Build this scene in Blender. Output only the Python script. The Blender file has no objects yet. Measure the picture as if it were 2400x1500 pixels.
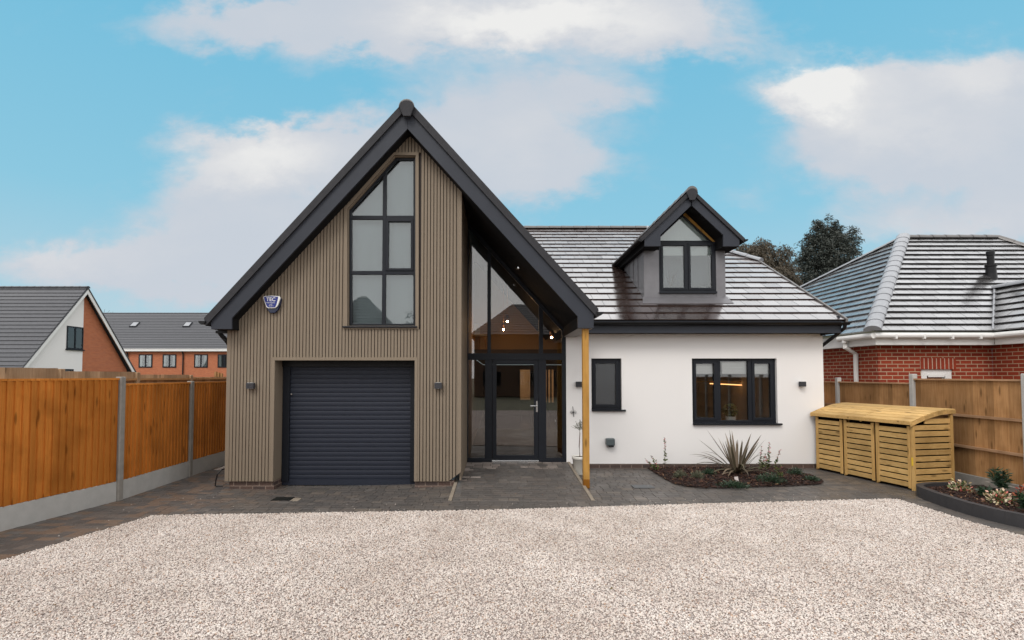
import bpy, bmesh, math, random
from mathutils import Vector, Matrix
random.seed(11)
R = math.radians
scene = bpy.context.scene
COL = scene.collection

# ------------------------------------------------------------------ camera
CAM = Vector((0.0, -9.3, 1.95)); FPX = 1234.0; TILT = R(2.1); CX, CY = 1168.0, 834.0
cam_d = bpy.data.cameras.new("camera"); cam = bpy.data.objects.new("camera", cam_d); COL.objects.link(cam)
cam.location = CAM; cam.rotation_euler = (math.pi/2 + TILT, 0, 0)
cam_d.sensor_width = 36; cam_d.lens = 36*FPX/2400
cam_d.shift_x = (1200-CX)/2400; cam_d.shift_y = (CY-750)/2400
cam_d.clip_end = 900; cam_d.clip_start = 0.05
scene.camera = cam

def P(u, v, Y):
    """point of the photograph measured on the vertical plane y = Y -> (X, Z) in metres"""
    dx = (u-CX)/FPX; dc = -(v-CY)/FPX
    dy = math.cos(TILT)-dc*math.sin(TILT); dz = math.sin(TILT)+dc*math.cos(TILT)
    t = (Y-CAM.y)/dy
    return (t*dx, CAM.z+t*dz)
def PX(u, Y): return P(u, 880, Y)[0]
def PZ(v, Y): return P(1168, v, Y)[1]

# ------------------------------------------------------------------ mesh helper
WORLD = {}
class MB:
    def __init__(s): s.v = []; s.f = []
    def add(s, vs, fs):
        o = len(s.v); s.v += [tuple(p) for p in vs]; s.f += [tuple(i+o for i in f) for f in fs]; return s
    def hexa(s, b, t):
        """b, t: four points each, counter-clockwise seen from above"""
        return s.add(list(b)+list(t), [(3,2,1,0),(4,5,6,7),(0,1,5,4),(1,2,6,5),(2,3,7,6),(3,0,4,7)])
    def box(s, x0, x1, y0, y1, z0, z1):
        if x1 < x0: x0, x1 = x1, x0
        if y1 < y0: y0, y1 = y1, y0
        if z1 < z0: z0, z1 = z1, z0
        return s.hexa([(x0,y0,z0),(x1,y0,z0),(x1,y1,z0),(x0,y1,z0)], [(x0,y0,z1),(x1,y0,z1),(x1,y1,z1),(x0,y1,z1)])
    def prism(s, poly, a0, a1, axis='y'):
        """extrude a polygon: axis y -> poly in (x,z); axis x -> poly in (y,z); axis z -> poly in (x,y)"""
        ar = sum(poly[i][0]*poly[(i+1)%len(poly)][1]-poly[(i+1)%len(poly)][0]*poly[i][1] for i in range(len(poly)))
        if ar < 0: poly = poly[::-1]
        n = len(poly)
        if axis == 'y': m = lambda p, a: (p[0], a, p[1]); flip = False
        elif axis == 'x': m = lambda p, a: (a, p[0], p[1]); flip = True
        else: m = lambda p, a: (p[0], p[1], a); flip = True
        vs = [m(p,a0) for p in poly]+[m(p,a1) for p in poly]
        fs = [tuple(range(n)), tuple(range(2*n-1, n-1, -1))]+[(i+n, (i+1)%n+n, (i+1)%n, i) for i in range(n)]
        if flip: fs = [f[::-1] for f in fs]
        return s.add(vs, fs)
    def ring(s, outer, inner, y0, y1):
        """frame between two polygons of equal count in (x,z), extruded along y"""
        n = len(outer)
        for i in range(n):
            j = (i+1)%n
            s.prism([outer[i], outer[j], inner[j], inner[i]], y0, y1)
        return s
    def tube(s, pts, r, n=8, caps=True):
        pts = [Vector(p) for p in pts]; rs = r if isinstance(r, (list,tuple)) else [r]*len(pts)
        o = len(s.v); up = Vector((0,0,1))
        for i, p in enumerate(pts):
            d = (pts[min(i+1,len(pts)-1)]-pts[max(i-1,0)]).normalized()
            a = d.cross(up)
            if a.length < 1e-3: a = d.cross(Vector((0,1,0)))
            a.normalize(); b = d.cross(a)
            for k in range(n):
                t = 2*math.pi*k/n
                s.v.append(tuple(p+a*math.cos(t)*rs[i]+b*math.sin(t)*rs[i]))
        for i in range(len(pts)-1):
            for k in range(n):
                k2 = (k+1)%n
                s.f.append((o+i*n+k2, o+i*n+k, o+(i+1)*n+k, o+(i+1)*n+k2))
        if caps:
            s.f.append(tuple(o+k for k in range(n))); s.f.append(tuple(o+(len(pts)-1)*n+k for k in range(n-1,-1,-1)))
        return s
    def lathe(s, prof, c, n=24):
        o = len(s.v)
        for r, z in prof:
            for k in range(n):
                t = 2*math.pi*k/n; s.v.append((c[0]+r*math.cos(t), c[1]+r*math.sin(t), c[2]+z))
        for i in range(len(prof)-1):
            for k in range(n):
                k2 = (k+1)%n; s.f.append((o+i*n+k, o+i*n+k2, o+(i+1)*n+k2, o+(i+1)*n+k))
        s.f.append(tuple(o+(len(prof)-1)*n+k for k in range(n))); s.f.append(tuple(o+k for k in range(n-1,-1,-1)))
        return s
    def build(s, name, mat, parent=None, bevel=0, smooth=False, loc=None):
        base = WORLD.get(parent.name, Vector((0,0,0))) if parent else Vector((0,0,0))
        if not parent:
            if loc is None:
                xs = [p[0] for p in s.v]; ys = [p[1] for p in s.v]; zs = [p[2] for p in s.v]
                loc = ((min(xs)+max(xs))/2, (min(ys)+max(ys))/2, min(zs))
            base = Vector(loc)
        me = bpy.data.meshes.new(name)
        me.from_pydata([(p[0]-base.x, p[1]-base.y, p[2]-base.z) for p in s.v], [], s.f)
        me.update()
        for m in (mat if isinstance(mat, (list,tuple)) else [mat]): me.materials.append(m)
        if smooth:
            for p in me.polygons: p.use_smooth = True
        o = bpy.data.objects.new(name, me); COL.objects.link(o)
        if parent: o.parent = parent
        else: o.location = base
        WORLD[o.name] = base
        if bevel:
            b = o.modifiers.new("bevel", 'BEVEL'); b.width = bevel; b.segments = 2; b.limit_method = 'ANGLE'; b.angle_limit = R(40)
        return o

def thing(name, label, cat, loc=(0,0,0), group=None):
    o = bpy.data.objects.new(name, None); COL.objects.link(o); o.location = loc; o.empty_display_size = .2
    WORLD[o.name] = Vector(loc); return tag(o, label, cat, group)
def tag(o, label=None, cat=None, group=None, kind=None):
    if label: o["label"] = label
    if cat: o["category"] = cat
    if group: o["group"] = group
    if kind: o["kind"] = kind
    return o

def clip_half(poly, a, b, c):
    """keep a*x+b*y<=c"""
    out = []
    for i in range(len(poly)):
        p, q = poly[i], poly[(i+1)%len(poly)]
        dp, dq = a*p[0]+b*p[1]-c, a*q[0]+b*q[1]-c
        if dp <= 0: out.append(p)
        if (dp < 0 < dq) or (dq < 0 < dp):
            t = dp/(dp-dq); out.append((p[0]+t*(q[0]-p[0]), p[1]+t*(q[1]-p[1])))
    return out
def clip_rect(poly, x0, x1, z0, z1):
    for h in ((-1,0,-x0),(1,0,x1),(0,-1,-z0),(0,1,z1)):
        poly = clip_half(poly, *h)
        if len(poly) < 3: return []
    return poly
def inset(poly, d):
    """inset a convex polygon; d is one width or a list (one per edge i -> i+1)"""
    n = len(poly)
    ar = sum(poly[i][0]*poly[(i+1)%n][1]-poly[(i+1)%n][0]*poly[i][1] for i in range(n))
    sg = 1 if ar > 0 else -1
    ds = d if isinstance(d, (list,tuple)) else [d]*n
    L = []
    for i in range(n):
        p, q = poly[i], poly[(i+1)%n]
        ex, ez = q[0]-p[0], q[1]-p[1]; l = math.hypot(ex, ez)
        nx, nz = -ez/l*sg, ex/l*sg
        L.append((p[0]+nx*ds[i], p[1]+nz*ds[i], ex, ez))
    out = []
    for i in range(n):
        a, b = L[i-1], L[i]
        det = a[2]*b[3]-a[3]*b[2]
        t = ((b[0]-a[0])*b[3]-(b[1]-a[1])*b[2])/det
        out.append((a[0]+t*a[2], a[1]+t*a[3]))
    return out

# ------------------------------------------------------------------ materials
class NT:
    def __init__(s, name):
        s.m = bpy.data.materials.new(name); s.m.use_nodes = True; s.t = s.m.node_tree; s.t.nodes.clear()
        s.out = s.n('ShaderNodeOutputMaterial')
    def n(s, typ, **kw):
        x = s.t.nodes.new(typ)
        for k, v in kw.items():
            if k.startswith('i_'): x.inputs[k[2:].replace('_',' ')].default_value = v
            else: setattr(x, k, v)
        return x
    def l(s, a, b): s.t.links.new(a, b)
    def math(s, op, a, b=None, clamp=False):
        x = s.n('ShaderNodeMath', operation=op, use_clamp=clamp)
        for i, q in enumerate((a, b)):
            if q is None: continue
            if isinstance(q, (int,float)): x.inputs[i].default_value = q
            else: s.l(q, x.inputs[i])
        return x.outputs[0]
    def mix(s, fac, a, b, blend='MIX'):
        x = s.n('ShaderNodeMix', data_type='RGBA', blend_type=blend)
        for sock, q in ((x.inputs[0], fac), (x.inputs[6], a), (x.inputs[7], b)):
            if isinstance(q, (int,float)): sock.default_value = q
            elif isinstance(q, (tuple,list)): sock.default_value = tuple(q)+((1,) if len(q)==3 else ())
            else: s.l(q, sock)
        return x.outputs[2]
    def ramp(s, fac, stops, interp='LINEAR'):
        x = s.n('ShaderNodeValToRGB'); cr = x.color_ramp; cr.interpolation = interp
        while len(cr.elements) < len(stops): cr.elements.new(.5)
        for e, (p, c) in zip(cr.elements, stops):
            e.position = p; e.color = tuple(c)+((1,) if len(c)==3 else ())
        s.l(fac, x.inputs[0]); return x.outputs[0]
    def pos(s, scale=(1,1,1)):
        g = s.n('ShaderNodeNewGeometry'); m = s.n('ShaderNodeMapping'); m.inputs['Scale'].default_value = scale
        s.l(g.outputs['Position'], m.inputs['Vector']); return m.outputs[0]
    def noise(s, vec, scale=5, detail=4, rough=.55, dist=0):
        x = s.n('ShaderNodeTexNoise'); x.inputs['Scale'].default_value = scale; x.inputs['Detail'].default_value = detail
        x.inputs['Roughness'].default_value = rough; x.inputs['Distortion'].default_value = dist
        if vec is not None: s.l(vec, x.inputs['Vector'])
        return x.outputs[0]
    def island(s): return s.n('ShaderNodeNewGeometry').outputs['Random Per Island']
    def bump(s, h, strength=.3, dist=.01):
        x = s.n('ShaderNodeBump'); x.inputs['Strength'].default_value = strength; x.inputs['Distance'].default_value = dist
        s.l(h, x.inputs['Height']); return x.outputs[0]
    def bsdf(s, col, rough=.5, normal=None, spec=.5, metal=0, **kw):
        x = s.n('ShaderNodeBsdfPrincipled')
        for k, q in (('Base Color', col), ('Roughness', rough), ('Metallic', metal), ('Specular IOR Level', spec)):
            if isinstance(q, (int,float)): x.inputs[k].default_value = q
            elif isinstance(q, (tuple,list)): x.inputs[k].default_value = tuple(q)+((1,) if len(q)==3 else ())
            else: s.l(q, x.inputs[k])
        for k, q in kw.items(): x.inputs[k.replace('_',' ')].default_value = q
        if normal is not None: s.l(normal, x.inputs['Normal'])
        s.l(x.outputs[0], s.out.inputs[0]); return x

def m_wood(name, c1, c2, axis='z', rough=.65, var=.35, knots=True, bumpd=.002, spec=.12):
    k = NT(name)
    sc = {'x': (1.2,22,22), 'y': (22,1.2,22), 'z': (22,22,1.2)}[axis]
    isl = k.island()
    off = k.n('ShaderNodeCombineXYZ'); k.l(k.math('MULTIPLY', isl, 37.0), off.inputs[0]); k.l(k.math('MULTIPLY', isl, 91.0), off.inputs[2])
    add = k.n('ShaderNodeVectorMath', operation='ADD'); k.l(k.pos(sc), add.inputs[0]); k.l(off.outputs[0], add.inputs[1])
    g = k.noise(add.outputs[0], 1.6, 6, .6, 1.2)
    col = k.mix(k.ramp(g, [(.3,(0,0,0)),(.7,(1,1,1))]), c1, c2)
    v = k.math('MULTIPLY_ADD', isl, 2*var); v.node.inputs[2].default_value = 1-var
    cv = k.n('ShaderNodeCombineXYZ')
    for i in range(3): k.l(v, cv.inputs[i])
    col = k.mix(1.0, col, cv.outputs[0], 'MULTIPLY')
    blot = k.noise(k.pos(), 2.3, 3)
    col = k.mix(k.ramp(blot, [(.45,(0,0,0)),(.75,(.55,.55,.55))]), col, tuple(q*.55 for q in c1))
    if knots:
        add2 = k.n('ShaderNodeVectorMath', operation='ADD')
        k.l(k.pos({'x': (2.2,9,9), 'y': (9,2.2,9), 'z': (9,9,2.2)}[axis]), add2.inputs[0]); k.l(off.outputs[0], add2.inputs[1])
        vo = k.n('ShaderNodeTexVoronoi'); vo.inputs['Scale'].default_value = .9; k.l(add2.outputs[0], vo.inputs['Vector'])
        kn = k.ramp(vo.outputs['Distance'], [(.0,(1,1,1)),(.11,(.75,.75,.75)),(.2,(0,0,0))])
        col = k.mix(k.math('MULTIPLY', kn, .75), col, tuple(q*.28 for q in c1))
    k.bsdf(col, rough, k.bump(g, .35, bumpd), spec)
    return k.m

def m_plain(name, c, rough=.5, var=.12, nscale=6, bump=.0, bscale=120, spec=.5, metal=0):
    k = NT(name)
    n = k.noise(k.pos(), nscale, 5)
    col = k.mix(n, tuple(q*(1-var) for q in c), tuple(min(1,q*(1+var)) for q in c))
    nb = k.bump(k.noise(k.pos(), bscale, 3), bump, .004) if bump else None
    r = k.math('MULTIPLY_ADD', k.noise(k.pos(), nscale*2.3, 3), .16); r.node.inputs[2].default_value = rough-.08
    k.bsdf(col, r, nb, spec, metal); return k.m

def m_brick(name, c1, c2, mortar, sx=.225, sz=.075, msize=.012, rough=.85):
    k = NT(name)
    sp = k.n('ShaderNodeSeparateXYZ'); k.l(k.pos(), sp.inputs[0])
    cb = k.n('ShaderNodeCombineXYZ'); k.l(k.math('ADD', sp.outputs[0], sp.outputs[1]), cb.inputs[0]); k.l(sp.outputs[2], cb.inputs[1])
    b = k.n('ShaderNodeTexBrick'); k.l(cb.outputs[0], b.inputs['Vector'])
    b.inputs['Scale'].default_value = 1; b.inputs['Brick Width'].default_value = sx; b.inputs['Row Height'].default_value = sz
    b.inputs['Mortar Size'].default_value = msize*.5; b.inputs['Mortar Smooth'].default_value = .15; b.inputs['Bias'].default_value = 0
    b.inputs['Color1'].default_value = c1+(1,); b.inputs['Color2'].default_value = c2+(1,); b.inputs['Mortar'].default_value = mortar+(1,)
    n = k.noise(k.pos(), 30, 4)
    col = k.mix(.35, b.outputs['Color'], k.mix(n, (.25,.25,.25), (1.3,1.3,1.3)), 'MULTIPLY')
    h = k.math('SUBTRACT', k.math('MULTIPLY', n, .3), b.outputs['Fac'])
    k.bsdf(col, rough, k.bump(h, .6, .006), .3); return k.m

def m_tile(name, dark, lo, hi, tint, rough=.16, cc=(.35,.75)):
    """wet flat concrete tile: dark body under a film of water that mirrors more and more towards grazing angles"""
    k = NT(name)
    isl = k.island()
    n = k.noise(k.pos((1,1,1)), 9, 4)
    col = k.mix(n, tuple(q*.6 for q in dark), tuple(q*1.5 for q in dark))
    nb = k.bump(k.noise(k.pos(), 45, 3), .06, .004)
    d = k.n('ShaderNodeBsdfDiffuse'); k.l(col, d.inputs[0]); k.l(nb, d.inputs['Normal'])
    g = k.n('ShaderNodeBsdfGlossy'); g.inputs[0].default_value = tint+(1,); k.l(nb, g.inputs['Normal'])
    rr = k.math('MULTIPLY_ADD', k.noise(k.pos(), 3.5, 4), .22); rr.node.inputs[2].default_value = rough-.08
    k.l(rr, g.inputs['Roughness'])
    lw = k.n('ShaderNodeLayerWeight'); lw.inputs[0].default_value = .5
    f = k.n('ShaderNodeMapRange', interpolation_type='SMOOTHSTEP'); k.l(lw.outputs['Facing'], f.inputs[0])
    f.inputs[1].default_value = cc[0]; f.inputs[2].default_value = cc[1]; f.inputs[3].default_value = lo; f.inputs[4].default_value = hi
    fac = k.math('MULTIPLY', f.outputs[0], k.math('MULTIPLY_ADD', isl, .16)); fac.node.inputs[1].links[0].from_node.inputs[2].default_value = .86
    mx = k.n('ShaderNodeMixShader'); k.l(fac, mx.inputs[0]); k.l(d.outputs[0], mx.inputs[1]); k.l(g.outputs[0], mx.inputs[2])
    k.l(mx.outputs[0], k.out.inputs[0]); return k.m

def m_glass(name, tint=(.86,.9,.9), refl=1.6, rough=.0):
    """thin window pane: clear through, mirrors by Fresnel (two faces)"""
    k = NT(name)
    t = k.n('ShaderNodeBsdfTransparent'); t.inputs[0].default_value = tint+(1,)
    g = k.n('ShaderNodeBsdfGlossy'); g.inputs['Roughness'].default_value = rough; g.inputs[0].default_value = (1,1,1,1)
    fr = k.n('ShaderNodeFresnel'); fr.inputs[0].default_value = 1.52
    nb = k.bump(k.noise(k.pos(), 1.3, 2), .02, .02); k.l(nb, g.inputs['Normal'])
    mx = k.n('ShaderNodeMixShader'); k.l(k.math('MULTIPLY', fr.outputs[0], refl, True), mx.inputs[0])
    k.l(t.outputs[0], mx.inputs[1]); k.l(g.outputs[0], mx.inputs[2]); k.l(mx.outputs[0], k.out.inputs[0]); return k.m

def m_emit(name, c, s):
    k = NT(name); e = k.n('ShaderNodeEmission'); e.inputs[0].default_value = c+(1,); e.inputs[1].default_value = s
    k.l(e.outputs[0], k.out.inputs[0]); return k.m

def m_palette(name, stops, rough=.7, spec=.3, objrand=False, translucent=0, interp='LINEAR', wet=None):
    k = NT(name)
    r = k.n('ShaderNodeObjectInfo').outputs['Random'] if objrand else k.island()
    col = k.ramp(r, stops, interp)
    n = k.noise(k.pos(), 60 if not objrand else 90, 3)
    col = k.mix(.5, col, k.mix(n, (.5,.5,.5), (1.35,1.35,1.35)), 'MULTIPLY')
    b = k.bsdf(col, rough, None, spec)
    if translucent:
        tr = k.n('ShaderNodeBsdfTranslucent'); k.l(col, tr.inputs[0])
        mx = k.n('ShaderNodeMixShader'); mx.inputs[0].default_value = translucent
        k.l(b.outputs[0], mx.inputs[1]); k.l(tr.outputs[0], mx.inputs[2]); k.l(mx.outputs[0], k.out.inputs[0])
    return k.m

M = {}
M['render'] = m_plain('white_render', (.80,.78,.765), .85, .02, 1.2, .12, 260, .2)
M['anth'] = m_plain('anthracite_upvc', (.012,.014,.019), .42, .12, 5, 0, 120, .22)
M['fascia'] = m_plain('anthracite_fascia', (.033,.037,.048), .5, .14, 3, 0, 120, .25)
M['soffit'] = m_plain('black_soffit', (.010,.010,.011), .75, .2, 4, 0, 120, .15)
M['soffit_pale'] = m_plain('pale_soffit', (.32,.29,.27), .6, .05, 4)
M['black'] = m_plain('black_plastic', (.008,.008,.009), .4, .1, 5, 0, 120, .25)
M['verge'] = m_plain('verge_tile', (.034,.034,.038), .7, .3, 8, .35, 90, .25)
M['slat'] = m_plain('taupe_slat', (.224,.180,.135), .6, .07, 2.5, .05, 200, .15)
M['slatgap'] = m_plain('cladding_backing', (.028,.018,.013), .7, .2, 8)
M['shutter'] = m_plain('shutter_slate', (.019,.023,.036), .5, .08, 3, 0, 120, .3)
M['tile'] = m_tile('wet_roof_tile', (.040,.024,.020), .03, .60, (.98,.97,.97))
M['tile2'] = m_tile('wet_bungalow_tile', (.03,.027,.026), .03, .60, (.97,.97,.98), .2, (.3,.72))
M['tile3'] = m_tile('dark_roof_tile', (.062,.063,.070), .02, .13, (1,1,1), .4)
M['ridge'] = m_plain('ridge_tile', (.10,.09,.085), .35, .25, 9, .2, 60, .9)
M['ridge2'] = m_plain('grey_ridge_tile', (.28,.29,.31), .4, .22, 9, .2, 60, .8)
M['lead'] = m_plain('lead_sheet', (.17,.165,.175), .42, .28, 4, .1, 20, .6, .25)
M['glass'] = m_glass('window_glass', refl=2.0)
M['glass_hall'] = m_glass('entrance_glass', (.86,.85,.83), 2.5)
M['glass_front'] = m_glass('wide_window_glass', (.97,.98,.98), 1.25)
M['glass_obs'] = m_glass('obscured_glass', (.8,.82,.84), 1.3, .35)
M['blind'] = m_plain('white_blind', (.80,.79,.75), .8, .03, 3)
M['blindgrey'] = m_plain('obscured_backing', (.40,.44,.46), .7, .04, 1.5)
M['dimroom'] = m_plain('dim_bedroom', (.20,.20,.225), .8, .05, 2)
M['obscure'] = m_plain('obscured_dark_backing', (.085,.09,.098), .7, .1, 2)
M['fence'] = m_wood('orange_fence_board', (.43,.145,.024), (.58,.215,.042), 'z', .6, .17)
M['fence_old'] = m_wood('weathered_fence_board', (.30,.150,.058), (.44,.245,.11), 'z', .7, .28)
M['fence_rail'] = m_wood('weathered_fence_rail', (.30,.17,.09), (.42,.26,.155), 'y', .7, .25)
M['fence_rail_x'] = m_wood('weathered_fence_rail_across', (.30,.17,.09), (.42,.26,.155), 'x', .7, .25)
M['pine'] = m_wood('treated_pine_slat', (.45,.27,.095), (.60,.40,.165), 'y', .6, .24)
M['pinex'] = m_wood('treated_pine_slat_across', (.43,.255,.088), (.57,.37,.15), 'x', .6, .26)
M['pinez'] = m_wood('treated_pine_post', (.45,.26,.085), (.60,.385,.15), 'z', .6, .15)
M['post'] = m_wood('oak_stained_post', (.40,.20,.045), (.52,.29,.08), 'z', .55, .05)
M['fence_pale'] = m_wood('pale_fence_board', (.36,.225,.125), (.52,.37,.235), 'z', .8, .3)
M['concrete'] = m_plain('concrete', (.43,.42,.40), .85, .18, 7, .3, 80, .2)
M['concrete_dark'] = m_plain('weathered_concrete_post', (.27,.25,.225), .85, .3, 9, .3, 80, .2)
M['brick_red'] = m_brick('red_brick', (.34,.052,.022), (.25,.036,.018), (.50,.36,.24), .29, .097, .02)
M['brick_orange'] = m_brick('orange_brick', (.52,.165,.07), (.43,.125,.055), (.42,.25,.17), .225, .075, .012)
M['brick_dim'] = m_brick('brown_brick', (.15,.075,.045), (.11,.055,.035), (.2,.16,.12))
M['soldier'] = m_brick('soldier_brick', (.34,.052,.022), (.27,.040,.018), (.55,.42,.32), .105, .4, .022)
M['plinth'] = m_brick('plinth_brick', (.07,.052,.048), (.12,.075,.06), (.28,.21,.17), .225, .075, .014, .5)
M['white'] = m_plain('white_upvc', (.80,.79,.77), .4, .02, 3)
M['kerb'] = m_plain('charcoal_kerb', (.038,.037,.040), .55, .3, 6, .3, 70)
M['edging'] = m_plain('ramp_edging', (.24,.20,.155), .7, .3, 8, .3, 70)
M['steel'] = m_plain('brushed_steel', (.6,.6,.6), .25, .05, 5, metal=1)
M['edgestrip'] = m_plain('steel_edging', (.018,.016,.015), .6, .2, 6)
M['teal'] = m_plain('teal_grey_plastic', (.075,.095,.10), .35, .08, 6)
M['lamp'] = m_plain('grey_lamp_metal', (.045,.045,.050), .65, .08, 6, 0, 120, .2)
M['blue'] = m_plain('blue_label', (.012,.025,.20), .4, .05, 6)
M['navy'] = m_plain('navy_plastic', (.006,.012,.045), .2, .05, 6)
M['pot'] = m_plain('cream_pot', (.62,.60,.55), .6, .06, 5)
M['drain'] = m_plain('drain_grate', (.012,.014,.012), .5, .2, 12)
M['cover'] = m_plain('grey_plastic_cover', (.07,.075,.08), .45, .12, 12)
M['earth'] = m_plain('ground_earth', (.10,.095,.06), .95, .4, .6, .4, 8)
M['bark_trunk'] = m_plain('tree_bark', (.06,.045,.035), .9, .4, 8, .5, 30)
M['stem'] = m_plain('plant_stem', (.10,.055,.04), .7, .3, 20)
M['warmwall'] = m_plain('warm_wall', (.50,.32,.15), .8, .06, 1)
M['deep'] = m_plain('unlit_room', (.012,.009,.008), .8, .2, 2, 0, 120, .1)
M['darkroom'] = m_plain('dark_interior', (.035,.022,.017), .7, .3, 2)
M['cream'] = m_plain('cream_wall', (.52,.42,.30), .8, .05, 1)
M['woodfloor'] = m_wood('dark_wood_floor', (.10,.062,.045), (.17,.115,.085), 'y', .25, .2, False)
M['table'] = m_wood('table_wood', (.42,.20,.07), (.5,.26,.10), 'x', .25, .05, False)
M['copper'] = m_plain('copper', (.55,.27,.12), .3, .05, 5, metal=1)
M['led'] = m_emit('led_strip', (1,.46,.16), 2.6)
M['bulb'] = m_emit('lamp_bulb', (1,.60,.30), 260)
M['fabric'] = m_plain('dark_fabric', (.02,.02,.022), .8, .2, 9)
M['shell'] = m_plain('white_shell', (.7,.68,.65), .4, .02, 5)
M['blocks'] = None

# paving: every block is an island of its own
k = NT('paving_block'); isl = k.island()
col = k.ramp(isl, [(0,(.072,.065,.060)),(.22,(.087,.078,.071)),(.42,(.102,.090,.081)),(.58,(.080,.073,.068)),(.74,(.112,.095,.083)),(.86,(.094,.082,.073)),(.94,(.134,.112,.093)),(1,(.120,.109,.10))])
sp = k.n('ShaderNodeSeparateXYZ'); k.l(k.pos(), sp.inputs[0])
big = k.noise(k.pos(), .55, 3)
red = k.math('MULTIPLY', k.n('ShaderNodeMapRange').outputs[0], 1.0)
mr = red.node.inputs[0].links[0].from_node; k.l(sp.outputs[0], mr.inputs[0])
mr.inputs[1].default_value = -3.2; mr.inputs[2].default_value = -5.6; mr.inputs[3].default_value = 0; mr.inputs[4].default_value = 1
warm = k.mix(k.math('GREATER_THAN', k.math('FRACT', k.math('MULTIPLY', isl, 7.31)), .62), col, (.165,.108,.072))
col = k.mix(k.math('MULTIPLY', red, .75), col, warm)
n1 = k.noise(k.pos(), 55, 4); n2 = k.noise(k.pos(), 1.4, 4)
col = k.mix(.6, col, k.mix(n1, (.5,.5,.5), (1.4,1.4,1.4)), 'MULTIPLY')
vo = k.noise(k.pos(), 3.4, 6, .7)
efl = k.math('MULTIPLY', k.ramp(vo, [(.62,(0,0,0)),(.74,(1,1,1))]), .28)
col = k.mix(efl, col, (.36,.33,.31))
rr = k.n('ShaderNodeMapRange'); k.l(n2, rr.inputs[0]); rr.inputs[1].default_value = .35; rr.inputs[2].default_value = .65; rr.inputs[3].default_value = .34; rr.inputs[4].default_value = .6
k.bsdf(col, rr.outputs[0], k.bump(n1, .5, .004), .35); M['blocks'] = k.m
k = NT('paving_joint'); k.bsdf(k.mix(k.noise(k.pos(), 40, 4), (.07,.06,.052), (.13,.11,.095)), .9); M['joint'] = k.m
k = NT('pale_block'); isl = k.island()
col = k.ramp(isl, [(0,(.10,.088,.08)),(.35,(.16,.135,.12)),(.7,(.24,.20,.175)),(1,(.36,.31,.28))])
n1 = k.noise(k.pos(), 45, 4)
col = k.mix(.7, col, k.mix(n1, (.45,.45,.45), (1.45,1.45,1.45)), 'MULTIPLY'); k.bsdf(col, .5, k.bump(n1, .5, .004)); M['paleblock'] = k.m

# gravel bed under the stones
k = NT('gravel_bed'); v = k.n('ShaderNodeTexVoronoi'); v.inputs['Scale'].default_value = 60; k.l(k.pos(), v.inputs['Vector'])
col = k.mix(k.ramp(v.outputs['Distance'], [(.1,(1,1,1)),(.6,(0,0,0))]), (.25,.20,.18), (.50,.445,.41))
k.bsdf(col, .9, k.bump(v.outputs['Distance'], 1, -.01)); M['gravelbed'] = k.m
# stones
k = NT('gravel_stone'); r = k.n('ShaderNodeObjectInfo').outputs['Random']
col = k.ramp(r, [(0,(.66,.605,.56)),(.18,(.62,.54,.495)),(.34,(.71,.665,.625)),(.50,(.635,.573,.53)),(.62,(.53,.44,.40)),(.70,(.66,.61,.57)),(.82,(.49,.45,.43)),(.88,(.69,.62,.55)),(.935,(.46,.33,.25)),(.965,(.30,.25,.225)),(1,(.25,.2,.18))], 'CONSTANT')
n = k.noise(k.pos(), 70, 3)
col = k.mix(.6, col, k.mix(n, (.72,.72,.72), (1.15,1.15,1.15)), 'MULTIPLY')
bg = k.math('ADD', k.math('MULTIPLY', k.noise(k.pos(), .5, 3), .6), k.math('MULTIPLY', k.noise(k.pos(), 2.1, 3), .4))
col = k.mix(1.0, col, k.mix(k.ramp(bg, [(.36,(0,0,0)),(.62,(1,1,1))]), (.84,.80,.765), (1.06,1.05,1.035)), 'MULTIPLY')
k.bsdf(col, .75, None, .3); M['stone'] = k.m

M['bark'] = m_palette('bark_chip', [(0,(.020,.010,.008)),(.3,(.038,.016,.012)),(.55,(.018,.011,.009)),(.8,(.058,.025,.017)),(.95,(.10,.045,.026)),(1,(.26,.15,.08))], .7)
M['soil'] = m_plain('dark_soil', (.025,.016,.013), .95, .4, 20, .6, 60)
M['phorm'] = m_palette('phormium_leaf', [(0,(.065,.048,.032)),(.3,(.11,.085,.056)),(.55,(.075,.07,.04)),(.8,(.145,.105,.072)),(1,(.20,.155,.105))], .5, .3)
M['leaf_dark'] = m_palette('dark_leaf', [(0,(.012,.028,.014)),(.5,(.022,.05,.024)),(1,(.04,.075,.032))], .5, .5)
M['leaf_mid'] = m_palette('mid_leaf', [(0,(.035,.07,.02)),(.5,(.075,.105,.03)),(1,(.18,.20,.055))], .5, .5)
M['leaf_grey'] = m_palette('grey_green_leaf', [(0,(.06,.075,.045)),(.5,(.11,.12,.075)),(1,(.17,.15,.10))], .6)
M['leaf_pink'] = m_palette('pink_bud', [(0,(.45,.10,.13)),(.4,(.60,.24,.27)),(.75,(.55,.13,.10)),(1,(.70,.48,.42))], .5)
M['leaf_cream'] = m_palette('cream_leaf', [(0,(.62,.50,.30)),(.4,(.70,.62,.45)),(.7,(.60,.20,.16)),(.85,(.45,.06,.06)),(1,(.35,.36,.12))], .5)
M['leaf_red'] = m_palette('red_leaf', [(0,(.25,.045,.03)),(.5,(.38,.09,.05)),(1,(.42,.16,.08))], .5)
M['conifer'] = m_palette('conifer_spray', [(0,(.022,.029,.024)),(.45,(.046,.055,.046)),(.8,(.08,.09,.077)),(1,(.125,.13,.115))], .6, .4, False, .15)
M['brown_tree'] = m_palette('brown_green_spray', [(0,(.042,.036,.025)),(.45,(.08,.066,.044)),(.8,(.12,.095,.065)),(1,(.17,.14,.10))], .6, .4, False, .15)

# ------------------------------------------------------------------ generic builders
def board_rand(mb, x0, x1, y0, y1, z0, z1): mb.box(x0,x1,y0,y1,z0,z1)

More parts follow.
